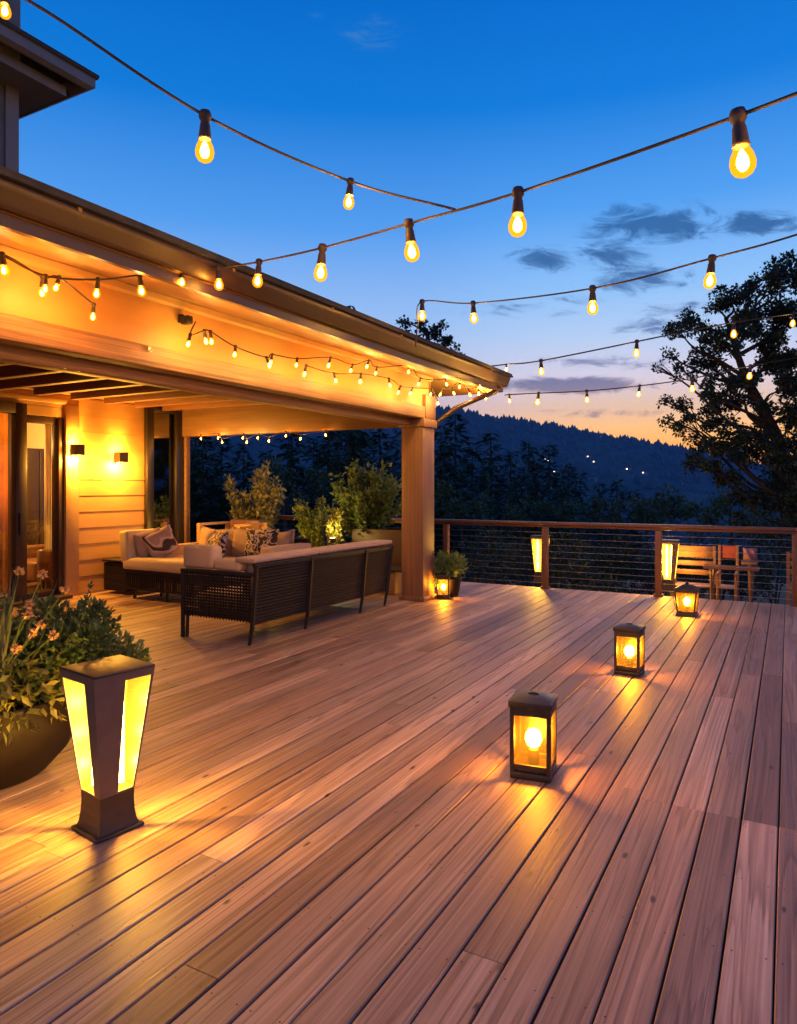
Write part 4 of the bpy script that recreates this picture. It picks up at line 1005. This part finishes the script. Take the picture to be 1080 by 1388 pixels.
for c, rad, n in (((.42,.30,.60),(.30,.28,.24),2600),((.62,.50,.52),(.22,.22,.22),1500),((.16,.10,.62),(.30,.28,.22),1700),((.66,.36,.72),(.12,.12,.13),420),((.40,.55,.78),(.15,.15,.12),460),((.22,.38,.82),(.14,.14,.12),380),((.10,-.10,.66),(.22,.20,.17),1100),((.02,.10,.80),(.18,.18,.14),620),((.30,-.12,.58),(.17,.16,.15),700)): clump(q, PC+SH+Vector(c), rad, n, .048, .026, fr2, .45, .35)
q.build('foliage', M['boxleaf'], bx)
q = MB(); stems(q, PC+Vector((.25,.2,.38)), [PC+SH+Vector((.42+.25*math.cos(a*.9),.35+.22*math.sin(a*.9),.62+.03*(a % 3))) for a in range(8)], .012)
for k in range(9):
    a = k*.8; t_ = PC+SH+Vector((.35+.28*math.cos(a),.34+.25*math.sin(a),.88+.06*(k % 3))); q.tube([PC+SH+Vector((.35+.1*math.cos(a),.3+.1*math.sin(a),.6)), t_], [.004,.002], 4)
q.build('stem', M['bark'], bx)
q = MB()
for k in range(9):
    a = k*.8; b0 = PC+SH+Vector((.35+.1*math.cos(a),.3+.1*math.sin(a),.6)); t_ = PC+SH+Vector((.35+.28*math.cos(a),.34+.25*math.sin(a),.88+.06*(k % 3)))
    q = MB(); q.tube([b0, t_], [.004,.002], 4)
    for j in range(30): q.leaf(b0.lerp(t_, fr2.uniform(.3,1.0)), rdir(fr2)+Vector((0,0,.5)), rdir(fr2), .036, .02)
    q.build('sprig', M['boxleaf'], bx)
tv = thing('trailing_plant', 'yellow green trailing plant spilling over the pot rim', 'plant', PC+Vector((.1,-.2,.4)))
q = MB()
for k in range(900):
    a = fr2.uniform(-2.6, 1.15); rr = fr2.uniform(.30,.52); z = .56 - max(0, rr-.36)*.85 + fr2.uniform(-.09,.14)
    p = PC + Vector((rr*math.cos(a), rr*math.sin(a), z)); d = (Vector((math.cos(a), math.sin(a), -.35)) + rdir(fr2)*.9).normalized(); q.leaf(p, d, rdir(fr2), fr2.uniform(.04,.085), fr2.uniform(.022,.04))
q.build('foliage', M['limeleaf'], tv)
q = MB(); stems(q, PC+Vector((.05,-.1,.4)), [PC+Vector((.42*math.cos(a),.42*math.sin(a),.5)) for a in (-2,-1.5,-1,-.5,0,.5)], .006); q.build('stem', M['bark'], tv)
for k, (px, py, dd) in enumerate([(26,775,3.62),(38,833,3.55),(55,848,3.5),(58,778,3.6),(22,880,3.42),(72,862,3.5),(40,820,3.6),(88,800,3.75),(44,858,3.45)]):
    p = at(px, py, dd); fl = thing('flower', 'peach flower head among the leaves of the round pot', 'flower', p, 0, 'peach flowers in the round pot')
    q = MB()
    for j in range(34): v = rdir(fr2); q.leaf(p+v*.008, v+Vector((0,0,.3)), rdir(fr2), fr2.uniform(.014,.026), .016)
    q.build('petal_head', M['petal'], fl)
    q = MB(); q.tube([p, p.lerp(PC+Vector((.05,0,.45)), .5)+Vector((0,0,.03)), PC+Vector((.05+.02*k-.08,0,.45))], [.003,.0035,.004], 5); q.build('stem', M['boxleaf'], fl)

# ------------------------------------------------------------------ trees
def conifer_mesh(seed, H, W, dens=1.0):
    r_ = random.Random(seed); tr = MB(); tr.tube([(0,0,-1),(0,0,H*.5),(0,0,H*.97)], [H*.014,H*.009,.02], 6)
    q = MB(); z = H*.06
    while z < H*.99:
        f = z/H; L = W*((1-f)**.85)*r_.uniform(.8,1.1)+.12
        nb = max(4, int(9*(1-f)+4))
        for k in range(nb):
            a = r_.uniform(0,6.28); l_ = L*r_.uniform(.6,1.15); dr_ = Vector((math.cos(a), math.sin(a), r_.uniform(-.35,.05)))
            m_ = max(3, int(l_/.20*dens))
            for j in range(m_):
                t_ = (j+r_.random())/m_; p = Vector((0,0,z)) + dr_*(l_*t_) + Vector((0,0,-.12*l_*t_*t_))
                d = (dr_ + rdir(r_)*.75 + Vector((0,0,-.15))).normalized(); s_ = r_.uniform(.45,.95)*(.75+.5*(1-f))
                q.leaf(p, d, Vector((0,0,1))+rdir(r_)*.5, s_*.85, s_*.36)
        z += H*.021*r_.uniform(.8,1.2)
    return tr, q
PRO = []
for s_, H, W in ((1,12,2.3),(2,12,2.9),(3,12,1.9)):
    tr, q = conifer_mesh(s_, H, W)
    a = tr.build('trunk', M['bark']); b_ = q.build('crown', M['needles']); PRO.append((a.data, b_.data))
    bpy.data.objects.remove(a); bpy.data.objects.remove(b_)
def conifer(kind, px, ytop, d, label, group=None, leafm=None, wid=1.0):
    top = at(px, ytop, d); g = ground_z(top.x, top.y); H = top.z - g
    t = thing('conifer', label, 'tree', (top.x, top.y, g), rng.uniform(0,6.28), group); s_ = H/12
    t.scale = (s_*wid, s_*wid, s_)
    for me, nm in zip(PRO[kind], ('trunk','crown')):
        o = bpy.data.objects.new(nm, me); col.objects.link(o); o.parent = t
        if nm == 'crown' and leafm: o.material_slots[0].link = 'OBJECT'; o.material_slots[0].material = leafm
    return t
GRP = 'dark conifers on the slope beyond the deck'; LAB = 'dark conifer in the wooded slope beyond the railing'
for i, (px, yt, d, k) in enumerate([(617,556,48,0),(598,575,42,1),(640,597,60,2),(665,582,58,0),(692,610,66,1),(716,596,70,2),(744,599,64,0),(727,620,55,1),(770,624,72,0),(786,640,80,2),(812,652,85,0),(836,650,78,2),(858,664,80,1),(760,640,50,1),(700,640,48,0),
        (515,575,40,0),(480,585,44,1),(545,565,46,1),(445,560,50,0),(425,590,38,2),(265,560,36,1),(300,590,48,0),(245,570,40,1),(210,540,44,0),(460,610,30,1),(498,625,28,0),(330,600,36,1),(395,560,46,0),(275,585,34,1),(360,610,33,2),(140,540,44,1),(60,540,46,0),(-20,530,50,1)]):
    conifer(k, px, yt, d, LAB, GRP, wid=1.55)
conifer(2, 662, 640, 38, 'mid green narrow conifer just above the railing near the post', None, M['needles2'], .9)
conifer(2, 690, 662, 34, 'small lighter green conifer poking above the rail top', None, M['needles2'], 1.0)
conifer(0, 474, 405, 34, 'conifer whose tip alone shows above the long roof edge', None, None, .7)
def bushy_tree(label, clumps, trunk, leafm, l, lw, dens, name='broadleaf_tree', trad=.2, seed=1, group=None, jitter=.8):
    "clumps: (px, py, radius px, depth, density factor)"
    r_ = random.Random(seed); pts_ = [at(*p) for p in trunk[0]]
    base = pts_[0]; root = thing(name, label, 'tree', base, 0, group)
    q = MB(); N = len(pts_); q.tube(cat(pts_, 5), [trad*(1-.75*i_/((N-1)*5)) for i_ in range((N-1)*5+1)], 8)
    q.build('trunk', M['bark'], root, smooth=True)
    q = MB(); lm = MB()
    for (px, py, rp_, d, f) in clumps:
        c = at(px, py, d + r_.uniform(-jitter, jitter)); rad = rp_*d/F
        # nearest trunk point feeds this clump
        near = min(cat(pts_, 7), key=lambda p: (p-c).length + 1.6*max(0, p.z - c.z + .55*math.hypot(p.x-c.x, p.y-c.y)))
        L_ = (near-c).length; m1_ = near.lerp(c, .33) + rdir(r_)*L_*.10; mid = near.lerp(c, .66) + rdir(r_)*L_*.13
        lm.tube(cat([near, m1_, mid, c], 4), [trad*.26*(1-.85*i_/12) for i_ in range(13)], 5)
        nsub = 7
        for k in range(nsub):
            v = rdir(r_); sc_ = c + Vector((v.x*rad, v.y*rad, v.z*rad))*r_.uniform(.3,.85)
            lm.tube([mid.lerp(c,.5), sc_], [trad*.06, trad*.025], 4)
            n = int(dens*f*rad*rad/nsub); sr = rad*r_.uniform(.32,.55)
            clump(q, sc_, (sr,sr,sr*.75), n, l, lw, r_, .2, 0)
    lm.build('limb', M['bark'], root); q.build('crown', leafm, root); return root
D = 15.5
bushy_tree('large dark tree with a ragged crown beyond the railing', [
 (1068,362,34,D,1),(1100,380,50,D,1),(1040,392,26,D,.9),(1015,398,20,D,.8),(988,402,20,D,1),(1000,425,26,D,1),(970,415,18,D,.8),(938,432,22,D,1),(918,446,16,D,.9),(958,455,22,D,.8),(990,462,28,D,1.1),(1035,440,36,D,1.1),(1075,430,40,D,1.2),(1085,480,42,D,1.2),(1040,485,34,D,1),(945,482,20,D,.7),(905,480,13,D,.5),(893,497,8,D,.4),(930,505,18,D,.6),(965,500,26,D,.8),(1005,515,30,D,1.1),(1055,530,36,D,1),(1090,545,36,D,1),
 (960,530,22,D,.9),(925,548,16,D,.8),(903,543,11,D,.7),(905,572,10,D,.8),(930,575,18,D,.8),(958,565,24,D,1),(990,555,30,D,1.1),(1025,570,34,D,.9),(1065,580,34,D,.9),(945,600,22,D,.9),(980,595,30,D,1.1),(1015,610,34,D,1.2),(1060,620,38,D,1.3),(935,628,14,D,1),(960,630,20,D,1),(990,640,28,D,1),(1040,665,36,D,1),(1085,655,42,D,1.2),(1010,680,26,D,1),(1075,690,40,D,1.2)],
 [[(1108,760,D),(1085,690,D),(1055,600,D),(1032,552,D),(1008,505,D-.2),(990,450,D-.3)]], M['oakleaf'], .085, .052, 4300, trad=.20, seed=61, name='oak_tree')
bushy_tree('round treetop rising above the roof near the eave corner', [(555,452,16,30,1),(575,445,14,30,1),(590,455,16,30,1),(610,465,14,30,1),(548,437,8,30,.8),(600,440,8,30,.8),(565,470,18,30,1.2),(600,478,18,30,1.2),(625,480,8,30,.6),(545,470,12,30,1)], [[(580,705,30),(582,580,30),(580,470,30),(578,445,30)]], M['oakleaf'], .18, .11, 900, trad=.22, seed=63)
for i, (cl, lab) in enumerate([([(870,690,24,26,1),(895,676,22,26,1),(915,690,26,26,1),(940,700,24,26,1),(885,705,24,26,1)], 'rounded dark green tree just above the rail in the middle distance'),
    ([(985,690,26,22,1),(1010,700,26,22,1),(960,705,20,22,1),(1040,702,30,22,1)], 'dark bushy tree below the large tree'),
    ([(700,690,20,30,1),(735,695,22,30,1),(765,690,20,32,1),(800,688,20,32,1),(830,695,22,32,1)], 'wide dark thicket above the rail between conifers and round tree'),
    ([(620,690,26,26,1),(650,695,22,26,1),(600,665,20,26,1)], 'dark green bush close behind the patio post'),
    ([(380,640,26,24,1),(350,690,24,24,1),(400,680,24,24,1),(430,650,20,24,1)], 'dark tree behind the lounge under the patio header')]):
    px, py = cl[0][0], cl[0][1]; d = cl[0][3]
    bushy_tree(lab, cl, [[(px+10, 820, d),(px+8, 760, d),(px+4, py, d)]], M['thicket'], .15, .09, 900, trad=.12, seed=70+i)
# shrubs on the bank just below the deck
sr = random.Random(81)
for i in range(16):
    px = 560 + i*38 + sr.uniform(-12,12); d = sr.uniform(14.5,18); base = at(px, 0, d); g = ground_z(base.x, base.y)
    r_ = random.Random(90+i); root = thing('bank_shrub', 'dark shrub on the bank seen through the railing cables', 'shrub', (base.x,base.y,g), 0, 'dark shrubs on the bank below the deck')
    q = MB(); hh = r_.uniform(1.2,2.3)
    for k in range(5): clump(q, (base.x+r_.uniform(-.6,.6), base.y+r_.uniform(-.4,.4), g+hh*r_.uniform(.3,1)), (.55,.5,.42), 240, .11, .06, r_, .3, .1)
    q.build('foliage', M['oakleaf'], root)
    q = MB(); stems(q, (base.x,base.y,g-.1), [(base.x+r_.uniform(-.5,.5), base.y+r_.uniform(-.4,.4), g+hh*.7) for _ in range(5)], .02); q.build('stem', M['bark'], root)

# ------------------------------------------------------------------ evening haze
hz, n, l, b = new_mat('evening_haze'); n.remove(b)
pv = n.new('ShaderNodeVolumePrincipled'); pv.inputs['Color'].default_value = (.16,.44,1,1); pv.inputs['Density'].default_value = HAZE
l.new(pv.outputs[0], n['Material Output'].inputs['Volume'])
q = MB(); q.lathe([(1640,-140),(1640,180)], 64)
if HAZE: tag(q.build('haze', hz), 'pale evening haze filling the valley between the deck and hills', 'haze', kind='stuff')

# ------------------------------------------------------------------ sky and light
def srgb(r, g, b_):
    f = lambda c: (c/255/12.92 if c/255 <= .04045 else ((c/255+.055)/1.055)**2.4)
    return (f(r), f(g), f(b_))
w = bpy.data.worlds.new('World'); sc.world = w; w.use_nodes = True
n, l = w.node_tree.nodes, w.node_tree.links; n.clear()
out = n.new('ShaderNodeOutputWorld'); bg = n.new('ShaderNodeBackground'); l.new(bg.outputs[0], out.inputs[0])
tc = n.new('ShaderNodeTexCoord'); vec = tc.outputs['Generated']
def math_(op, a, b_=None, clamp=False):
    m_ = n.new('ShaderNodeMath'); m_.operation = op; m_.use_clamp = clamp
    for i_, v in enumerate((a, b_)):
        if v is None: continue
        if isinstance(v, (int, float)): m_.inputs[i_].default_value = v
        else: l.new(v, m_.inputs[i_])
    return m_.outputs[0]
def dot_(v):
    m_ = n.new('ShaderNodeVectorMath'); m_.operation = 'DOT_PRODUCT'; l.new(vec, m_.inputs[0]); m_.inputs[1].default_value = v; return m_.outputs['Value']
sep = n.new('ShaderNodeSeparateXYZ'); l.new(vec, sep.inputs[0])
el = math_('DIVIDE', math_('ARCSINE', sep.outputs['Z']), math.pi/2, True)
def skyramp(stops):
    r_ = ramp(n, [(a/90, srgb(*c)) for a, c in stops]); l.new(el, r_.inputs[0]); return r_.outputs[0]
warm = skyramp([(0,(285,165,50)),(3.2,(305,210,80)),(4.6,(295,222,128)),(6.4,(262,220,186)),(8.6,(236,228,246)),(11.5,(196,222,258)),(15,(152,206,262)),(21,(84,166,250)),(28,(16,128,226)),(36,(0,108,208)),(60,(0,84,175)),(90,(0,66,148))])
cool = skyramp([(0,(240,190,170)),(3,(248,204,180)),(6,(240,206,208)),(9,(212,218,246)),(13,(164,204,256)),(20,(88,164,248)),(28,(14,126,222)),(36,(0,106,204)),(60,(0,80,170)),(90,(0,64,145))])
SUNPX = 930
sd = (FW + RT*((SUNPX-CX)/F)).normalized()
az = math_('DIVIDE', dot_(sd), math_('SQRT', math_('ADD', math_('MULTIPLY', sep.outputs['X'], sep.outputs['X']), math_('ADD', math_('MULTIPLY', sep.outputs['Y'], sep.outputs['Y']), 1e-5))))
azf = n.new('ShaderNodeMapRange'); azf.interpolation_type = 'SMOOTHSTEP'; azf.inputs['From Min'].default_value = .93; azf.inputs['From Max'].default_value = .998; l.new(az, azf.inputs['Value'])
mx = n.new('ShaderNodeMix'); mx.data_type = 'RGBA'; l.new(azf.outputs[0], mx.inputs[0]); l.new(cool, mx.inputs[6]); l.new(warm, mx.inputs[7])
sky = mx.outputs[2]
# clouds: soft patches at fixed bearings
fwd = dot_(tuple(FW)); u = math_('DIVIDE', dot_(tuple(RT)), math_('MAXIMUM', fwd, .05)); v = math_('DIVIDE', sep.outputs['Z'], math_('MAXIMUM', fwd, .05))
cmb = n.new('ShaderNodeCombineXYZ'); l.new(u, cmb.inputs[0]); l.new(v, cmb.inputs[1])
def cnoise(scale, det=6, rough=.6, dist=.3, off=(0,0,0)):
    mp = n.new('ShaderNodeMapping'); mp.inputs['Scale'].default_value = scale; mp.inputs['Location'].default_value = off; l.new(cmb.outputs[0], mp.inputs['Vector'])
    t = n.new('ShaderNodeTexNoise'); t.inputs['Scale'].default_value = 1; t.inputs['Detail'].default_value = det; t.inputs['Roughness'].default_value = rough; t.inputs['Distortion'].default_value = dist; l.new(mp.outputs[0], t.inputs['Vector']); return t.outputs['Fac']
nz1 = cnoise((13, 34, 1), 9, .68, .9)
acc = None
for px, py, rx, ry, k in [(735,352,56,26,1.1),(890,303,105,38,1.15),(915,318,50,24,.8),(835,338,75,34,.85),(865,378,95,28,.9),(1030,303,70,22,.9),(885,443,70,20,.7),(775,522,150,15,1.25),(790,408,60,12,.4),(830,490,130,14,.5),(800,560,140,9,.55),(920,420,120,18,.5),(700,420,120,14,.35),(505,45,60,28,.45),(425,20,20,9,.3)]:
    vm = n.new('ShaderNodeVectorMath'); vm.operation = 'SUBTRACT'; l.new(cmb.outputs[0], vm.inputs[0]); vm.inputs[1].default_value = ((px-CX)/F, (HY-py)/F, 0)
    vs = n.new('ShaderNodeVectorMath'); vs.operation = 'MULTIPLY'; l.new(vm.outputs[0], vs.inputs[0]); vs.inputs[1].default_value = (F/rx, F/ry, 0)
    ln = n.new('ShaderNodeVectorMath'); ln.operation = 'LENGTH'; l.new(vs.outputs[0], ln.inputs[0])
    mr = n.new('ShaderNodeMapRange'); mr.interpolation_type = 'SMOOTHSTEP'; mr.inputs['From Min'].default_value = 1.15; mr.inputs['From Max'].default_value = 0; mr.inputs['To Max'].default_value = k; l.new(ln.outputs['Value'], mr.inputs['Value'])
    acc = mr.outputs[0] if acc is None else math_('MAXIMUM', acc, mr.outputs[0])
cl = math_('ADD', acc, math_('MULTIPLY', math_('SUBTRACT', nz1, .53), 3.6))
clf = n.new('ShaderNodeMapRange'); clf.interpolation_type = 'SMOOTHSTEP'; clf.inputs['From Min'].default_value = -.05; clf.inputs['From Max'].default_value = .9; clf.inputs['To Max'].default_value = .9; l.new(cl, clf.inputs['Value'])
clm = math_('MULTIPLY', clf.outputs[0], math_('MINIMUM', math_('MULTIPLY', acc, 4), 1))
clm = math_('MULTIPLY', clm, math_('GREATER_THAN', fwd, .1))
ccol = skyramp([(0,(190,130,110)),(6.5,(165,140,150)),(8.5,(112,118,158)),(12,(78,116,172)),(18,(44,98,158)),(24,(46,104,168)),(32,(60,130,205)),(45,(70,130,200))])
mc = n.new('ShaderNodeMix'); mc.data_type = 'RGBA'; l.new(clm, mc.inputs[0]); l.new(sky, mc.inputs[6]); l.new(ccol, mc.inputs[7])
# trace of Nishita sky added over the ramp-built sky
nst = n.new('ShaderNodeTexSky'); nst.sky_type = 'NISHITA'; nst.sun_disc = False
SUN_EL = R(3.0); SUN_AZ = math.atan2(sd.x, sd.y); nst.sun_elevation = SUN_EL; nst.sun_rotation = SUN_AZ
sc1 = n.new('ShaderNodeMix'); sc1.data_type = 'RGBA'; sc1.blend_type = 'ADD'; sc1.inputs[0].default_value = .0015
l.new(mc.outputs[2], sc1.inputs[6]); l.new(nst.outputs[0], sc1.inputs[7])
l.new(sc1.outputs[2], bg.inputs['Color']); bg.inputs['Strength'].default_value = 1.0

sl = bpy.data.lights.new('sun', 'SUN'); sl.energy = .2; sl.angle = R(12); sl.color = (1, .62, .42)
so = bpy.data.objects.new('sun', sl); col.objects.link(so)
sdir = Vector((sd.x*math.cos(R(7)), sd.y*math.cos(R(7)), math.sin(R(7))))
so.rotation_euler = sdir.to_track_quat('Z', 'Y').to_euler()

# ------------------------------------------------------------------ camera and render
cam = bpy.data.cameras.new('camera'); co = bpy.data.objects.new('camera', cam); col.objects.link(co)
co.location = CAM; co.rotation_euler = (math.pi/2, 0, TH)
cam.sensor_fit = 'HORIZONTAL'; cam.sensor_width = 36; cam.lens = 36*F/1080; cam.shift_y = -(694-HY)/1080
cam.clip_start = .05; cam.clip_end = 9000
sc.camera = co
sc.view_settings.view_transform = 'Standard'; sc.view_settings.look = 'None'; sc.view_settings.exposure = 0; sc.view_settings.gamma = 1
sc.render.engine = 'CYCLES'; cy = sc.cycles
cy.max_bounces = 7; cy.diffuse_bounces = 3; cy.glossy_bounces = 3; cy.transmission_bounces = 4; cy.transparent_max_bounces = 16
cy.sample_clamp_indirect = 4; cy.sample_clamp_direct = 0; cy.caustics_reflective = False; cy.caustics_refractive = False
cy.use_denoising = True; cy.use_light_tree = True
try: cy.denoiser = 'OPENIMAGEDENOISE'; cy.denoising_input_passes = 'RGB_ALBEDO_NORMAL'
except Exception: pass
